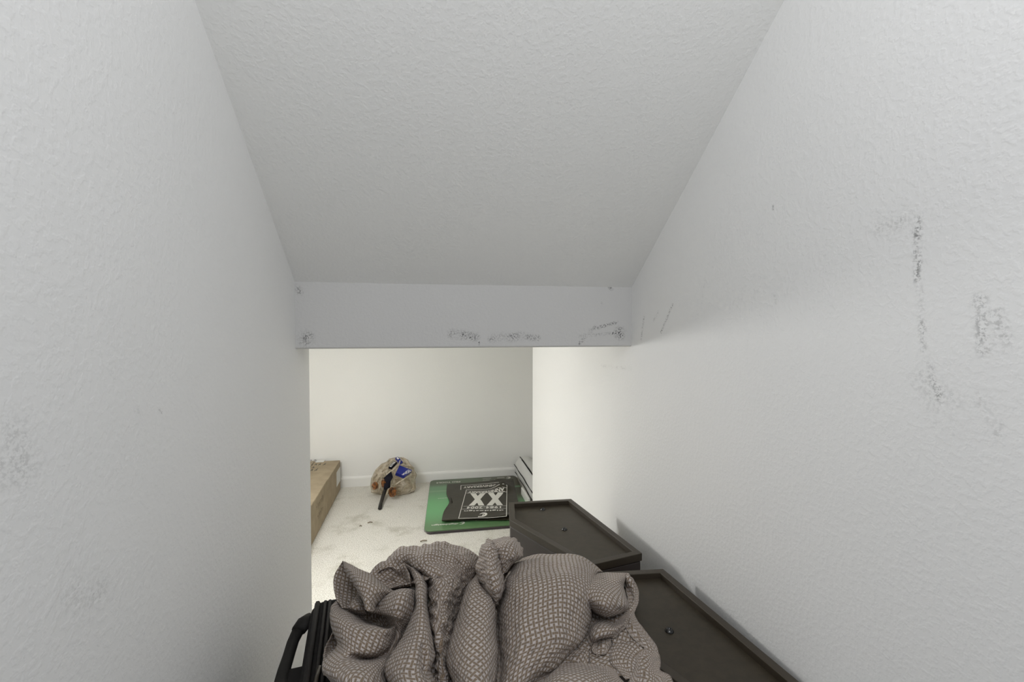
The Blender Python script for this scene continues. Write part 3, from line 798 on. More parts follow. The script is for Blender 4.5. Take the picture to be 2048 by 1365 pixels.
def patch(rows, z=ZA, rot=0, roll='', r=.018, wr=.0012, wf=(30, 30), res=.0045, skirt=.035, off=(0, 0), crease=0.0, us=1.0):
    """lofted fold of cloth. rows: lists of (x,y,h mm); roll: which sides turn under (t,b,l,r)"""
    _seed[0] += 7.3; _np[0] += 1
    conv = []
    for rw in rows:
        conv.append([(*((q[3] if len(q) > 3 else z)(q[0], q[1])), q[2]) for q in rw])
    R = [resample(rw, 14) for rw in conv]
    # metres
    mid = [[c3(*q) for q in rw] for rw in R]
    Lu = np.mean([sum(np.linalg.norm(np.diff(np.array(m_), axis=0), axis=1)) for m_ in mid])
    cols = list(zip(*mid)); Lv = np.mean([sum(np.linalg.norm(np.diff(np.array(m_), axis=0), axis=1)) for m_ in cols])
    nu = max(10, int(Lu / res)); nv = max(10, int(Lv / res))
    R = [resample(rw, nu + 1) for rw in conv]
    G = np.zeros((nv + 1, nu + 1, 3))
    # vertical parameter by mean arc length
    mr = np.array([np.mean([c3(*q) for q in rw], axis=0) for rw in R]); dd = np.r_[0, np.cumsum(np.linalg.norm(np.diff(mr, axis=0), axis=1) + 1e-5)]
    tt = np.interp(np.linspace(0, dd[-1], nv + 1), dd, np.arange(len(R)))
    for i in range(nu + 1):
        G[:, i] = cr(np.array([rw[i] for rw in R]), tt)
    P = np.array([[c3(*G[j, i]) for i in range(nu + 1)] for j in range(nv + 1)])
    # uv from arc lengths so the print keeps its size
    du = np.zeros((nv + 1, nu + 1)); dv = np.zeros((nv + 1, nu + 1))
    du[:, 1:] = np.cumsum(np.linalg.norm(np.diff(P, axis=1), axis=2), axis=1); dv[1:] = np.cumsum(np.linalg.norm(np.diff(P, axis=0), axis=2), axis=0)
    du -= du[:, nu // 2:nu // 2 + 1]; dv -= dv[nv // 2:nv // 2 + 1, :] * 0
    dv = .6 * dv + .4 * dv.mean(1, keepdims=True); du = .75 * du + .25 * du.mean(0, keepdims=True)
    # displacement towards the viewer: fine wrinkles
    T1 = np.gradient(P, axis=1); T0 = np.gradient(P, axis=0); N = np.cross(T1, T0); N /= np.linalg.norm(N, axis=2, keepdims=True) + 1e-9
    Dr = P - np.array([0, 0, EYE]); Dr /= np.linalg.norm(Dr, axis=2, keepdims=True)
    sgn = np.where((N * Dr).sum(2, keepdims=True) > 0, -1, 1); N = N * sgn
    for j in range(nv + 1):
        for i in range(nu + 1):
            a, b = du[j, i], dv[j, i]
            v1 = Vector((a * wf[0], b * wf[1], _seed[0]))
            w = noise.noise(v1) * 1.0 + (.5 - abs(noise.noise(v1 * 2.1))) * .55
            if crease:
                v2 = Vector((P[j, i][0] * 75, P[j, i][1] * 45 + P[j, i][2] * 75, 2)); w += crease * (.35 - abs(noise.noise(v2))) * 1.6 + crease * .6 * (.3 - abs(noise.noise(v2 * 2.2)))
            P[j, i] += N[j, i] * w * wr * 1.7
    def turn(dist):
        x = np.clip(1 - dist / r, 0, 1); return r * (1 - np.sqrt(np.maximum(0, 1 - x * x)))
    push = np.zeros((nv + 1, nu + 1))
    full = du - du[:, :1]
    if 'l' in roll: push = np.maximum(push, turn(full))
    if 'r' in roll: push = np.maximum(push, turn(full[:, -1:] - full))
    if 't' in roll: push = np.maximum(push, turn(dv))
    if 'b' in roll: push = np.maximum(push, turn(dv[-1:, :] - dv))
    P = P + Dr * push[..., None]
    # skirts: carry rolled sides on behind
    def add(P, du, dv, side):
        e, e2 = {'l': (np.s_[:, 0], np.s_[:, 2]), 'r': (np.s_[:, -1], np.s_[:, -3]), 't': (np.s_[0], np.s_[2]), 'b': (np.s_[-1], np.s_[-3])}[side]
        ax_ = 1 if side in 'lr' else 0
        lay = []; lu = []; lv = []
        for s in (.35, .7, 1.0):
            inw = P[e2] - P[e]; inw -= (inw * Dr[e]).sum(-1, keepdims=True) * Dr[e]
            lay.append(P[e] + Dr[e] * skirt * s + inw * .7 * s * s); lu.append(du[e] + (skirt * s if side == 'r' else -skirt * s if side == 'l' else 0)); lv.append(dv[e] + (skirt * s if side == 'b' else -skirt * s if side == 't' else 0))
        if side in 'lt': lay, lu, lv = lay[::-1], lu[::-1], lv[::-1]
        L, U, V_ = np.stack(lay, ax_), np.stack(lu, ax_), np.stack(lv, ax_)
        if side in 'lt': return np.concatenate([L, P], ax_), np.concatenate([U, du], ax_), np.concatenate([V_, dv], ax_)
        return np.concatenate([P, L], ax_), np.concatenate([du, U], ax_), np.concatenate([dv, V_], ax_)
    for sd in roll:
        P2, du, dv = add(P, du, dv, sd)
        ax_ = 1 if sd in 'lr' else 0; k3 = Dr.take([0 if sd in 'lt' else -1] * 3, axis=ax_)
        Dr = np.concatenate([k3, Dr], ax_) if sd in 'lt' else np.concatenate([Dr, k3], ax_)
        P = P2
    h_, w_ = P.shape[:2]; base = len(CLV)
    ca, sa = math.cos(math.radians(rot)), math.sin(math.radians(rot))
    for j in range(h_):
        for i in range(w_):
            q_ = P[j, i]; zm = .7275 + _np[0] * .0005
            if q_[1] > .50 and q_[2] < zm: q_ = O3 + (q_ - O3) * ((zm - EYE) / (q_[2] - EYE))
            CLV.append(q_); a, b = du[j, i], -dv[j, i]; CLU.append(((ca * a - sa * b) * us + off[0], (sa * a + ca * b) * us + off[1]))
    for j in range(h_ - 1):
        for i in range(w_ - 1):
            a = base + j * w_ + i; CLF.append((a, a + 1, a + w_ + 1, a + w_))

# --- back hump (from the far silhouette down between the ridge and the strand)
patch([[(470, 345, -40, ZA), (560, 250, -35, ZA), (650, 185, -30, ZA), (770, 92, -30, ZA), (930, 74, -25, ZA), (30, 128, -25), (130, 120, -28), (225, 125, -30), (290, 160, -35), (400, 176, -40), (480, 205, -42), (530, 250, -45)],
       [(480, 390, -25, ZA), (560, 330, -20, ZA), (680, 230, -14, ZA), (800, 150, -8, ZA), (950, 150, 0, ZA), (40, 200, 2), (130, 190, 0), (220, 210, -3), (300, 240, -6), (380, 270, -12), (450, 310, -20), (530, 340, -34)],
       [(600, 480, -20, ZA), (800, 420, -18, ZA), (930, 330, -16, ZA), (1010, 330, 2, ZA), (40, 310, 6), (110, 300, 4), (200, 330, 0), (300, 350, -4), (400, 390, -14), (500, 430, -32)],
       [(50, 460, -22), (90, 440, 0), (150, 430, 8), (230, 450, 5), (300, 460, 0), (370, 490, -12), (450, 520, -30)],
       [(55, 600, -24), (90, 600, -6), (150, 590, 4), (220, 600, 4), (300, 620, -8), (380, 640, -28)],
       [(70, 780, -28), (100, 780, -12), (150, 790, 2), (210, 790, 0), (280, 800, -18), (330, 800, -30)],
       [(90, 1000, -30), (130, 1000, -12), (180, 1010, -2), (230, 1010, -12), (280, 1010, -28)],
       [(100, 1300, -30), (160, 1280, -16), (200, 1280, -10), (260, 1300, -20), (320, 1320, -30)],
       [(100, 1500, -30), (160, 1500, -16), (220, 1500, -10), (300, 1500, -20), (340, 1500, -30)]],
      ZB, 4, 'tb', .02, .0034, (14, 34), crease=1.3, us=1.3)
# --- dark pocket behind the small pillow fold
patch([[(480, 322, -22), (560, 265, -18), (650, 230, -14), (720, 235, -14), (750, 260, -14)],
       [(520, 380, -34), (590, 320, -30), (680, 300, -28), (760, 320, -26), (850, 330, -16)],
       [(600, 460, -34), (680, 430, -34), (760, 410, -34), (850, 410, -28), (910, 430, -18)],
       [(690, 500, -20), (760, 490, -22), (850, 470, -22), (920, 470, -18)]], ZA, 80, 't', .008, .0015, (40, 14))
patch([[(545, 390, -30), (555, 320, -14), (600, 275, -8), (680, 250, -6), (740, 270, -8), (800, 225, -4), (860, 320, -6)],
       [(560, 400, -40), (575, 340, -30), (620, 300, -20), (700, 290, -14), (750, 330, -14), (810, 290, -8), (870, 400, -8)],
       [(600, 440, -40), (620, 400, -36), (680, 370, -30), (740, 370, -26), (800, 390, -20), (880, 450, -12)]],
      ZA, 82, 't', .006, .0012, (40, 20), skirt=.015)
# --- hood at the upper left: back leaf, inner triangle, front flap
patch([[(216, 206, -26), (213, 207, -26), (218, 208, -28)],
       [(150, 300, -30), (200, 290, -38), (300, 330, -52)],
       [(124, 390, -28), (210, 390, -40), (370, 430, -58)],
       [(130, 490, -26), (230, 490, -38), (430, 520, -62)],
       [(160, 585, -22), (270, 590, -32), (460, 600, -50)],
       [(205, 655, -20), (290, 660, -30), (420, 640, -50)]], ZA, 20, 'l', .010, .0012, skirt=.02)
patch([[(372, 498, -34), (390, 520, -32), (420, 580, -30)],
       [(330, 560, -22), (380, 590, -18), (430, 620, -20)],
       [(275, 640, -18), (340, 660, -14), (430, 700, -20)],
       [(270, 680, -30), (340, 720, -30), (430, 760, -36)]], ZA, -48, 'l', .006, .0008, skirt=.015)
patch([[(216, 205, -24), (290, 238, -18), (370, 275, -16), (470, 322, -14), (560, 390, -14), (630, 445, -14), (700, 492, -16)],
       [(225, 250, -20), (290, 300, -8), (370, 360, 0), (460, 410, 4), (550, 460, 2), (620, 490, -4), (690, 510, -12)],
       [(250, 320, -22), (310, 390, -8), (380, 460, 2), (450, 510, 6), (520, 540, 2), (590, 550, -8), (650, 540, -16)],
       [(300, 380, -26), (350, 470, -10), (400, 540, 0), (440, 590, 6), (490, 620, 2), (540, 620, -8), (570, 600, -16)],
       [(340, 440, -28), (380, 530, -12), (420, 610, -4), (450, 680, 2), (480, 690, 2), (520, 680, -6), (540, 650, -16)]],
      ZA, -4, 'lt', .007, .0012, skirt=.02, us=1.12)
# --- dark slot behind the lower rim
patch([[(190, 630, -52), (400, 640, -58), (600, 660, -60), (740, 690, -50)], [(180, 700, -50), (400, 760, -58), (600, 830, -58), (740, 800, -50)]], ZA, 0, '', wr=.001)
# --- centre hump left of the strip, two panes with a sharp ridge
patch([[(690, 500, -8), (740, 480, -2), (800, 472, 2), (860, 476, 0), (915, 490, -8)],
       [(620, 545, -12), (680, 520, 0), (745, 510, 12), (820, 515, 10), (900, 530, -4)],
       [(560, 600, -14), (640, 600, 2), (735, 590, 14), (820, 590, 10), (905, 600, -4)],
       [(520, 660, -16), (620, 665, 0), (720, 670, 12), (810, 670, 6), (905, 680, -8)],
       [(470, 700, -22), (600, 715, -10), (715, 735, 6), (800, 750, 0), (890, 760, -12)],
       [(460, 720, -40), (600, 740, -34), (725, 780, -6), (790, 830, -10), (860, 850, -20)],
       [(640, 900, -40), (690, 920, -26), (730, 930, -14), (780, 930, -18), (820, 930, -28)],
       [(560, 1120, -30), (620, 1130, -22), (660, 1130, -20), (700, 1120, -22), (740, 1110, -30)],
       [(540, 1300, -30), (600, 1300, -24), (640, 1300, -24), (680, 1300, -26), (720, 1300, -30)]],
      ZA, 2, 't', .008, .001, (25, 30), skirt=.02)
# --- big lower left lobe
patch([[(160, 578, -26), (215, 640, -30), (290, 690, -34), (400, 740, -40), (520, 790, -46), (620, 800, -44), (700, 760, -34), (745, 735, -24)],
       [(108, 630, -16), (200, 690, -10), (300, 735, -10), (420, 790, -16), (530, 830, -22), (640, 858, -18), (705, 820, -18), (745, 770, -16)],
       [(96, 700, -14), (190, 760, 0), (300, 820, 8), (420, 850, 8), (530, 862, 6), (630, 872, 2), (690, 850, -6), (745, 800, -12)],
       [(104, 790, -12), (200, 840, 4), (310, 890, 10), (430, 930, 8), (550, 940, 4), (640, 930, -4), (700, 890, -8), (745, 830, -14)],
       [(130, 880, -12), (220, 940, 4), (330, 990, 10), (440, 1020, 8), (560, 1020, 2), (640, 980, -6), (700, 930, -12), (745, 850, -18)],
       [(160, 970, -14), (240, 1040, 4), (340, 1085, 8), (440, 1105, 2), (550, 1095, -4), (640, 1050, -12), (700, 980, -18), (740, 890, -24)],
       [(150, 1030, -12), (230, 1100, 6), (340, 1125, -2), (430, 1140, -10), (540, 1130, -14), (640, 1090, -18), (690, 1050, -22), (720, 960, -28)],
       [(100, 1080, -6), (200, 1150, 10), (330, 1170, 6), (430, 1180, 4), (530, 1170, -2), (620, 1150, -10), (670, 1120, -20), (700, 1080, -28)],
       [(40, 1170, -2), (170, 1220, 12), (300, 1240, 14), (420, 1250, 12), (520, 1240, 4), (600, 1220, -6), (650, 1200, -18), (690, 1160, -28)],
       [(18, 1270, -4), (140, 1300, 12), (290, 1320, 18), (410, 1330, 16), (510, 1320, 8), (590, 1300, -4), (640, 1280, -16), (690, 1260, -28)],
       [(80, 1345, -14), (200, 1390, 8), (300, 1410, 14), (410, 1420, 14), (510, 1400, 8), (590, 1380, -2), (640, 1370, -12), (690, 1360, -28)],
       [(180, 1480, -20), (260, 1500, 0), (340, 1510, 8), (430, 1510, 8), (510, 1500, 4), (590, 1480, -2), (640, 1470, -12), (690, 1460, -28)]],
      ZA, 28, 'lb', .012, .0016, (22, 22))
# second leaf showing at the far left behind it
patch([[(130, 870, -26), (150, 900, -30), (180, 960, -34)],
       [(80, 960, -22), (120, 980, -34), (180, 1010, -34)],
       [(36, 1050, -16), (90, 1060, -28), (165, 1070, -28)],
       [(25, 1140, -12), (70, 1130, -18), (150, 1110, -22)],
       [(18, 1230, -8), (60, 1230, -12), (130, 1200, -16)],
       [(30, 1300, -12), (80, 1310, -14), (140, 1300, -18)]], ZA, 60, 'l', .008, .0012, (20, 60), skirt=.02)
# --- long strip fold coming down in front, left of centre
patch([[(770, 262, -16), (785, 240, -12), (803, 224, -8), (830, 240, -8), (850, 260, -12)],
       [(845, 300, -14), (870, 285, -4), (900, 285, 0), (940, 305, -4), (970, 340, -12)],
       [(890, 365, -12), (915, 360, 2), (950, 365, 8), (985, 375, 4), (1008, 385, -8)],
       [(912, 440, -10), (935, 440, 6), (965, 440, 12), (995, 445, 8), (1022, 450, -8)],
       [(905, 540, -8), (930, 540, 8), (960, 540, 14), (1000, 545, 10), (1026, 550, -8)],
       [(905, 640, -6), (935, 640, 10), (970, 640, 16), (1005, 640, 10), (1030, 640, -8)],
       [(880, 720, -4), (925, 730, 12), (970, 735, 18), (1015, 740, 12), (1048, 740, -6)],
       [(835, 840, -4), (900, 850, 14), (960, 850, 20), (1020, 850, 14), (95, 860, -6, ZB)],
       [(780, 950, -4), (860, 960, 16), (950, 960, 22), (1030, 960, 14), (112, 970, -6, ZB)],
       [(715, 1050, -4), (820, 1060, 18), (930, 1060, 24), (980, 1060, 14), (1040, 1070, 14), (128, 1060, -4, ZB)],
       [(650, 1150, -4), (780, 1160, 20), (920, 1160, 24), (985, 1160, 12), (1050, 1170, 12), (138, 1140, -2, ZB)],
       [(618, 1235, -4), (770, 1250, 20), (930, 1250, 22), (990, 1250, 10), (1040, 1240, 8), (112, 1215, -4, ZB)],
       [(635, 1320, -4), (780, 1330, 20), (930, 1330, 22), (1000, 1320, 12), (1030, 1310, 4), (95, 1265, -8, ZB)],
       [(680, 1400, -4), (800, 1410, 18), (930, 1410, 20), (1010, 1400, 14), (1060, 1390, 6), (120, 1340, -4, ZB)],
       [(700, 1500, -4), (800, 1510, 16), (930, 1510, 18), (1010, 1500, 12), (1060, 1490, 6), (150, 1440, -4, ZB)]],
      ZA, 0, 'lrb', .014, .0014, (26, 18))
patch([[(690, 250, -22), (760, 300, -26), (850, 290, -30)], [(640, 400, -22), (740, 400, -26), (850, 400, -30)], [(600, 560, -24), (720, 560, -26), (830, 560, -30)], [(640, 720, -24), (700, 720, -26), (760, 720, -30)]], ZB, 20, '')
# --- twisted strand: far blob
patch([[(640, 108, -16), (690, 88, -14), (760, 66, -14), (820, 66, -14), (870, 95, -18)],
       [(660, 150, 4), (710, 140, 12), (770, 120, 12), (830, 120, 6), (890, 130, -12)],
       [(690, 220, 8), (740, 200, 18), (790, 190, 18), (850, 190, 10), (916, 185, -10)],
       [(700, 280, 6), (750, 260, 16), (800, 250, 14), (860, 240, 6), (920, 240, -10)],
       [(720, 350, 2), (745, 330, 8), (775, 310, 6), (810, 290, 2), (850, 275, -12)],
       [(728, 420, -4), (742, 400, 0), (752, 380, 0), (765, 365, -4), (785, 345, -14)]],
      ZB, 35, 'tr', .014, .0030, (30, 16), crease=1.0, us=1.3)
# --- strand: front roll
patch([[(588, 112, -8), (600, 100, -8), (625, 98, -8), (645, 106, -10), (690, 135, -6)],
       [(560, 160, -4), (590, 150, 10), (625, 150, 16), (660, 165, 12), (705, 190, -2)],
       [(540, 230, -2), (580, 220, 14), (620, 215, 22), (670, 220, 20), (722, 250, 0)],
       [(522, 310, -2), (570, 300, 14), (625, 295, 26), (680, 300, 22), (735, 320, 0)],
       [(525, 380, -4), (575, 380, 12), (630, 380, 26), (690, 380, 22), (740, 390, 0)],
       [(545, 460, -8), (590, 460, 8), (640, 460, 24), (695, 455, 22), (740, 460, 0)],
       [(560, 530, -14), (600, 540, 0), (645, 530, 20), (695, 515, 20), (740, 500, 2)],
       [(600, 565, -14), (625, 575, 0), (655, 575, 14), (695, 570, 16), (730, 560, 0)],
       [(640, 610, -10), (655, 620, 0), (670, 630, 6), (690, 625, 8), (712, 610, 0)],
       [(660, 665, -14), (668, 670, -8), (676, 675, -4), (684, 668, -4), (695, 655, -8)]],
      ZB, 40, 'lrt', .010, .0028, (22, 26), skirt=.03, crease=1.0, us=1.3)
# --- strand: lower fan below the knot
patch([[(520, 375, -14), (532, 400, -12), (540, 440, -14), (550, 490, -20)],
       [(470, 440, -10), (500, 450, 0), (530, 480, -2), (565, 530, -14)],
       [(418, 505, -8), (470, 508, 6), (540, 530, 8), (600, 565, 4), (650, 580, 2)],
       [(400, 560, -6), (460, 570, 10), (530, 590, 12), (600, 600, 14), (665, 620, 2)],
       [(368, 640, -4), (440, 650, 14), (530, 660, 18), (610, 650, 18), (675, 670, 0)],
       [(340, 740, -4), (430, 750, 16), (530, 750, 22), (610, 740, 20), (680, 760, 0)],
       [(305, 860, -4), (410, 870, 18), (520, 870, 26), (610, 860, 22), (684, 880, 0)],
       [(275, 970, -4), (390, 980, 20), (510, 980, 28), (610, 980, 22), (690, 1000, 0)],
       [(240, 1090, -4), (370, 1100, 20), (500, 1100, 28), (620, 1090, 22), (706, 1085, 0)],
       [(232, 1190, -4), (370, 1200, 20), (500, 1200, 28), (610, 1190, 22), (696, 1180, 0)],
       [(258, 1290, -4), (380, 1300, 20), (500, 1300, 28), (600, 1290, 22), (690, 1290, 0)],
       [(300, 1400, -4), (400, 1400, 18), (500, 1400, 26), (590, 1400, 20), (665, 1400, 0)],
       [(330, 1500, -4), (400, 1500, 18), (500, 1500, 26), (590, 1500, 20), (650, 1500, 0)]],
      ZB, 45, 'lrb', .016, .0014, (24, 14), crease=.15)
# --- hollow behind the right hand folds
patch([[(360, 620, -30), (560, 640, -34), (740, 640, -30), (850, 640, -28)],
       [(350, 800, -30), (560, 830, -34), (740, 800, -28), (910, 800, -27)],
       [(250, 1000, -30), (480, 1060, -30), (640, 1060, -28), (1030, 1000, -26)],
       [(150, 1100, -30), (420, 1130, -32), (600, 1170, -28), (1040, 1150, -25)],
       [(50, 1230, -30), (400, 1260, -30), (620, 1300, -28), (1040, 1300, -24)]], ZD, 20, '', wr=.0008, wf=(20, 20))
patch([[(235, 1045, -26), (320, 1030, -22), (410, 1025, -24)], [(180, 1100, -24), (300, 1090, -18), (415, 1110, -26)], [(130, 1170, -26), (270, 1160, -20), (420, 1190, -30)]], ZD, 15, 'r', .006, .001, skirt=.02)
# --- interior shaded fold at lower right
patch([[(650, 975, -24), (720, 955, -22), (800, 950, -20), (880, 945, -20), (960, 1010, -18)],
       [(615, 1060, -26), (700, 1040, -18), (790, 1030, -18), (880, 1040, -20), (960, 1060, -20)],
       [(620, 1160, -26), (710, 1140, -16), (790, 1130, -14), (870, 1140, -16), (930, 1160, -18)],
       [(690, 1240, -34), (760, 1230, -20), (820, 1230, -12), (870, 1240, -14), (930, 1260, -16)],
       [(780, 1340, -30), (820, 1330, -20), (850, 1330, -12), (890, 1340, -12), (950, 1360, -14)]],
      ZD, 20, 'lt', .008, .0016, (18, 18), skirt=.02)
# --- outer right band, from the top lobe round and down to the lower flare
patch([[(770, 262, -20), (800, 244, -22), (830, 268, -26), (850, 292, -32)],
       [(770, 340, -26), (800, 310, -16), (850, 320, -18), (885, 350, -36)],
       [(785, 430, -34), (810, 410, -22), (870, 410, -16), (917, 425, -36)],
       [(800, 520, -34), (830, 510, -20), (880, 500, -14), (912, 520, -36)],
       [(790, 620, -30), (820, 600, -16), (855, 600, -14), (885, 610, -36)],
       [(770, 700, -24), (810, 690, -8), (850, 680, -12), (872, 660, -36)],
       [(765, 780, -20), (820, 770, -4), (870, 750, -8), (905, 735, -38)],
       [(800, 850, -20), (860, 840, -4), (920, 830, -8), (962, 815, -30)],
       [(840, 910, -20), (910, 910, -4), (975, 900, -8), (1030, 900, -28)],
       [(920, 975, -18), (975, 980, -4), (1040, 980, -10), (1085, 980, -27)],
       [(975, 1020, -20), (1010, 1040, -4), (1070, 1050, -10), (1112, 1050, -26)],
       [(890, 1080, -22), (960, 1090, 0), (1050, 1110, -6), (1125, 1110, -25)],
       [(875, 1180, -20), (950, 1170, 4), (1050, 1180, -2), (1130, 1170, -24)],
       [(860, 1260, -18), (950, 1250, 6), (1050, 1260, 2), (1134, 1250, -23)],
       [(820, 1330, -16), (950, 1320, 6), (1080, 1320, 2), (1180, 1275, -16), (1235, 1295, -23)],
       [(790, 1400, -16), (950, 1400, 6), (1080, 1400, 4), (1200, 1370, -24), (1275, 1370, -21)],
       [(790, 1500, -16), (950, 1500, 6), (1080, 1500, 4), (1200, 1480, -24), (1330, 1470, -20)]],
      ZD, 25, 'lrb', .010, .0018, (24, 24), skirt=.03, crease=.3)
# --- curled middle band under the dark opening
patch([[(400, 775, -14), (470, 735, -16), (560, 715, -18), (640, 760, -24), (690, 735, -26), (740, 680, -24), (820, 610, -16)],
       [(395, 820, -8), (480, 790, 4), (570, 780, 6), (650, 790, 2), (720, 760, -4), (780, 710, -8), (830, 650, -12)],
       [(385, 870, -8), (470, 850, 8), (560, 840, 10), (640, 830, 8), (720, 800, 2), (780, 760, -4), (825, 710, -12)],
       [(385, 930, -12), (440, 920, 4), (540, 890, 8), (620, 870, 6), (690, 845, 0), (750, 810, -6), (800, 760, -14)],
       [(425, 1000, -16), (445, 960, -6), (520, 915, -2), (600, 905, 0), (660, 905, -6), (720, 860, -10), (775, 810, -18)]],
      ZD, 12, 'tb', .009, .0014, (26, 20), skirt=.025)
# --- little knotted tuft
patch([[(450, 960, -22), (480, 935, -16), (560, 920, -14), (640, 915, -20)],
       [(425, 1010, -20), (480, 985, -4), (570, 975, 0), (652, 975, -18)],
       [(430, 1050, -22), (490, 1040, -6), (560, 1040, -4), (620, 1020, -20)],
       [(470, 1075, -26), (510, 1080, -16), (550, 1090, -18), (575, 1075, -26)]], ZD, 0, 'lrb', .008, .0018, (40, 40), skirt=.025)
patch([[(425, 1072, -26), (470, 1092, -24), (520, 1088, -26)], [(440, 1090, -22), (475, 1104, -20), (515, 1098, -24)]], ZD, 0, 'b', .004, .0006, skirt=.006)
# --- the big smooth dome
patch([[(920, 258, -40, ZB), (1062, 1112, -40, ZF), (1080, 1109, -40, ZF), (0, 52, -40), (100, 44, -40), (220, 44, -40), (310, 58, -42), (380, 90, -44), (470, 160, -46), (545, 232, -44)],
       [(850, 300, -28, ZB), (905, 300, -18, ZB), (1055, 1124, -14, ZF), (1080, 1119, -12, ZF), (0, 110, -10), (110, 105, -9), (210, 110, -9), (310, 130, -10), (400, 180, -12), (490, 240, -20)],
       [(800, 350, -22, ZB), (860, 350, -4, ZB), (930, 350, 6, ZB), (1075, 1135, 4, ZF), (0, 190, 6), (110, 180, 8), (210, 185, 8), (310, 210, 6), (390, 250, 2), (460, 290, -8)],
       [(765, 410, -20, ZB), (830, 420, 2, ZB), (910, 420, 14, ZB), (1065, 1152, 19, ZF), (0, 270, 24), (110, 268, 27), (210, 272, 25), (300, 300, 20), (380, 350, 14), (440, 390, 6)],
       [(745, 480, -18, ZB), (810, 490, 8, ZB), (900, 500, 20, ZB), (1065, 1170, 26, ZF), (0, 340, 30), (110, 350, 30), (210, 370, 28), (300, 410, 24), (380, 450, 18), (440, 490, 8)],
       [(730, 570, -18, ZB), (800, 580, 8, ZB), (900, 590, 22, ZB), (1065, 1190, 28, ZF), (0, 440, 30), (110, 460, 30), (210, 490, 27), (300, 530, 22), (370, 570, 14), (425, 600, 4)],
       [(690, 690, -20, ZB), (780, 700, 6, ZB), (890, 700, 20, ZB), (1060, 1218, 26, ZF), (0, 590, 28), (100, 610, 28), (200, 630, 24), (290, 660, 18), (360, 690, 10), (425, 700, -2)],
       [(688, 850, -20, ZB), (780, 860, 6, ZB), (880, 860, 20, ZB), (1050, 1250, 25, ZF), (1080, 1250, 26, ZF), (0, 770, 27), (100, 780, 25), (190, 790, 20), (280, 800, 14), (350, 800, 6), (400, 790, -6)],
       [(688, 1000, -20, ZB), (780, 1010, 6, ZB), (870, 1010, 18, ZB), (1045, 1285, 22, ZF), (1070, 1285, 24, ZF), (0, 940, 22), (90, 940, 20), (180, 940, 15), (260, 930, 10), (330, 920, 2), (382, 880, -8)],
       [(692, 1150, -20, ZB), (780, 1150, 6, ZB), (860, 1150, 16, ZB), (1040, 1315, 18, ZF), (1070, 1312, 18, ZF), (0, 1080, 15), (70, 1070, 12), (140, 1050, 8), (200, 1030, 4), (250, 1020, -6)],
       [(690, 1290, -20, ZB), (760, 1290, 4, ZB), (830, 1290, 10, ZB), (1035, 1345, 12, ZF), (1060, 1338, 12, ZF), (1085, 1335, 8, ZF), (0, 1215, 4), (40, 1215, 0), (100, 1175, -6)],
       [(670, 1400, -20, ZB), (740, 1400, 0, ZB), (800, 1400, 6, ZB), (1026, 1372, 8, ZF), (1045, 1366, 6, ZF), (1060, 1360, 4, ZF), (1078, 1355, -2, ZF), (1090, 1350, -8, ZF), (1102, 1345, -12, ZF)],
       [(650, 1500, -20, ZB), (720, 1500, -4, ZB), (760, 1500, 0, ZB), (1014, 1395, 0, ZF), (1030, 1392, 0, ZF), (1045, 1388, -4, ZF), (1060, 1384, -8, ZF), (1075, 1380, -14, ZF)]],
      ZD, -10, 'tlrb', .018, .0016, (10, 20), crease=.45)
# --- lobe to the upper right of the dome, drooping over the dark opening
patch([[(400, 270, -16), (440, 255, -22), (500, 242, -26), (560, 234, -28), (640, 236, -28), (720, 241, -26), (800, 244, -26)],
       [(360, 330, 6), (440, 310, 0), (520, 290, -4), (600, 285, -6), (680, 290, -6), (740, 300, -8), (785, 300, -18)],
       [(360, 400, 14), (440, 380, 12), (520, 370, 10), (600, 365, 8), (680, 360, 4), (730, 365, -2), (765, 370, -16)],
       [(380, 470, 16), (450, 450, 18), (530, 445, 20), (610, 440, 18), (680, 440, 12), (740, 440, 4), (778, 440, -12)],
       [(400, 540, 12), (460, 520, 20), (540, 515, 24), (620, 510, 22), (690, 505, 16), (750, 510, 8), (800, 515, -8)],
       [(415, 600, 2), (470, 580, 16), (545, 580, 22), (620, 580, 20), (700, 575, 16), (760, 575, 10), (816, 575, -8)],
       [(440, 630, -6), (500, 640, 6), (560, 645, 12), (630, 640, 12), (700, 625, 8), (760, 610, 2), (814, 600, -8)],
       [(455, 645, -10), (510, 678, -4), (565, 702, 0), (620, 695, 0), (690, 675, -2), (750, 652, -6), (800, 625, -12)]],
      ZD, 38, 'trb', .011, .0014, (16, 22), skirt=.03)
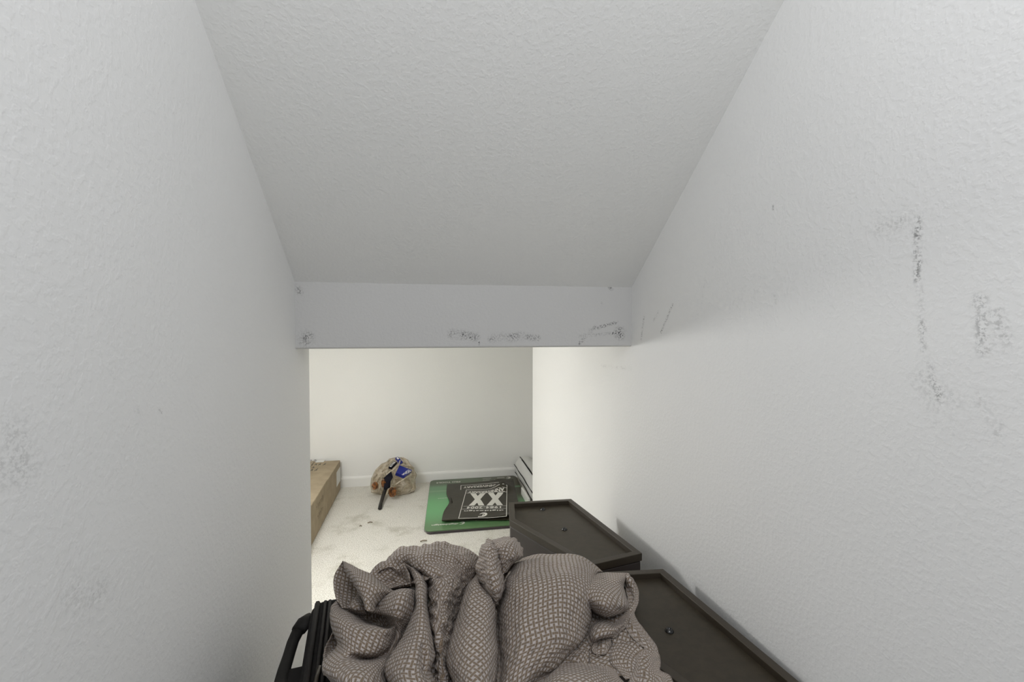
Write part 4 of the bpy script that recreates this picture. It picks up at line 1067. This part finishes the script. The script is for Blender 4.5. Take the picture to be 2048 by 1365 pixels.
# --- bottom lobe in front
patch([[(30, 1250, -10), (100, 1185, -12), (180, 1170, -14), (300, 1172, -14), (420, 1178, -14), (540, 1195, -14), (640, 1230, -16), (700, 1275, -18)],
       [(-30, 1310, 0), (60, 1250, 6), (160, 1225, 10), (300, 1225, 12), (420, 1230, 12), (530, 1250, 8), (630, 1290, 2), (720, 1320, -16)],
       [(-80, 1380, 4), (40, 1320, 16), (160, 1300, 22), (300, 1300, 24), (420, 1300, 24), (520, 1320, 18), (630, 1350, 8), (770, 1370, -16)],
       [(-120, 1450, 4), (20, 1400, 20), (160, 1390, 28), (300, 1390, 30), (420, 1390, 28), (520, 1400, 22), (640, 1420, 10), (790, 1440, -16)],
       [(-120, 1540, 4), (20, 1500, 20), (160, 1500, 28), (300, 1500, 30), (420, 1500, 28), (520, 1500, 22), (640, 1510, 10), (790, 1520, -16)]],
      ZD, 40, 'trb', .012, .0014, (18, 22))
# --- inner mass of the heap (closes gaps and fills the back)
def heap():
    V = []; Fs = []; U = []; n = 60
    path = [(.90, .727), (.875, .728), (.82, .730), (.74, .732), (.66, .731), (.60, .729), (.555, .729), (.515, .716), (.495, .675), (.488, .62), (.488, .56), (.486, .50), (.486, .45)]
    pp = cr(np.array([(a, b, 0) for a, b in path]), np.linspace(0, len(path) - 1, 49))
    for j, (y, z, _) in enumerate(pp):
        f = j / 48; hang = sm(.5, .8, f)
        for i in range(n + 1):
            s = i / n; x = -.12 + .42 * s + .03 * (f - .5) * (s - .5) * 4 * hang
            e = min(s, 1 - s) * 2; zz = z if hang > .3 else .727 + max(z - .727, 0) * min(1, e * 5) ** .6
            fold = math.sin(s * 31 + 1.3 * math.sin(f * 4)) * .5 + noise.noise(Vector((s * 7, f * 2, 3)))
            V.append((x, y - (.016 * fold + .01) * hang, zz + .004 * fold * (1 - hang) * min(1, e * 4) - (.03 * noise.noise(Vector((s * 4, 0, 9))) * sm(.85, 1, f))))
            U.append((x, f * .62))
    m = n + 1
    for j in range(48):
        for i in range(n): Fs.append((j * m + i, j * m + i + 1, (j + 1) * m + i + 1, (j + 1) * m + i))
    return V, Fs, U
hv, hf, hu = heap(); b0_ = len(CLV); CLV += [np.array(v) for v in hv]; CLF += [tuple(i + b0_ for i in q) for q in hf]; CLU += hu
dc = obj('duvet_cover', CLV, CLF, M_weave, None, smooth=True, uv=CLU)
tag(dc, 'crumpled taupe and white basket-weave patterned duvet cover heaped on the black suitcase', 'bedding')
sbd = dc.modifiers.new('subd', 'SUBSURF'); sbd.levels = 1; sbd.render_levels = 1
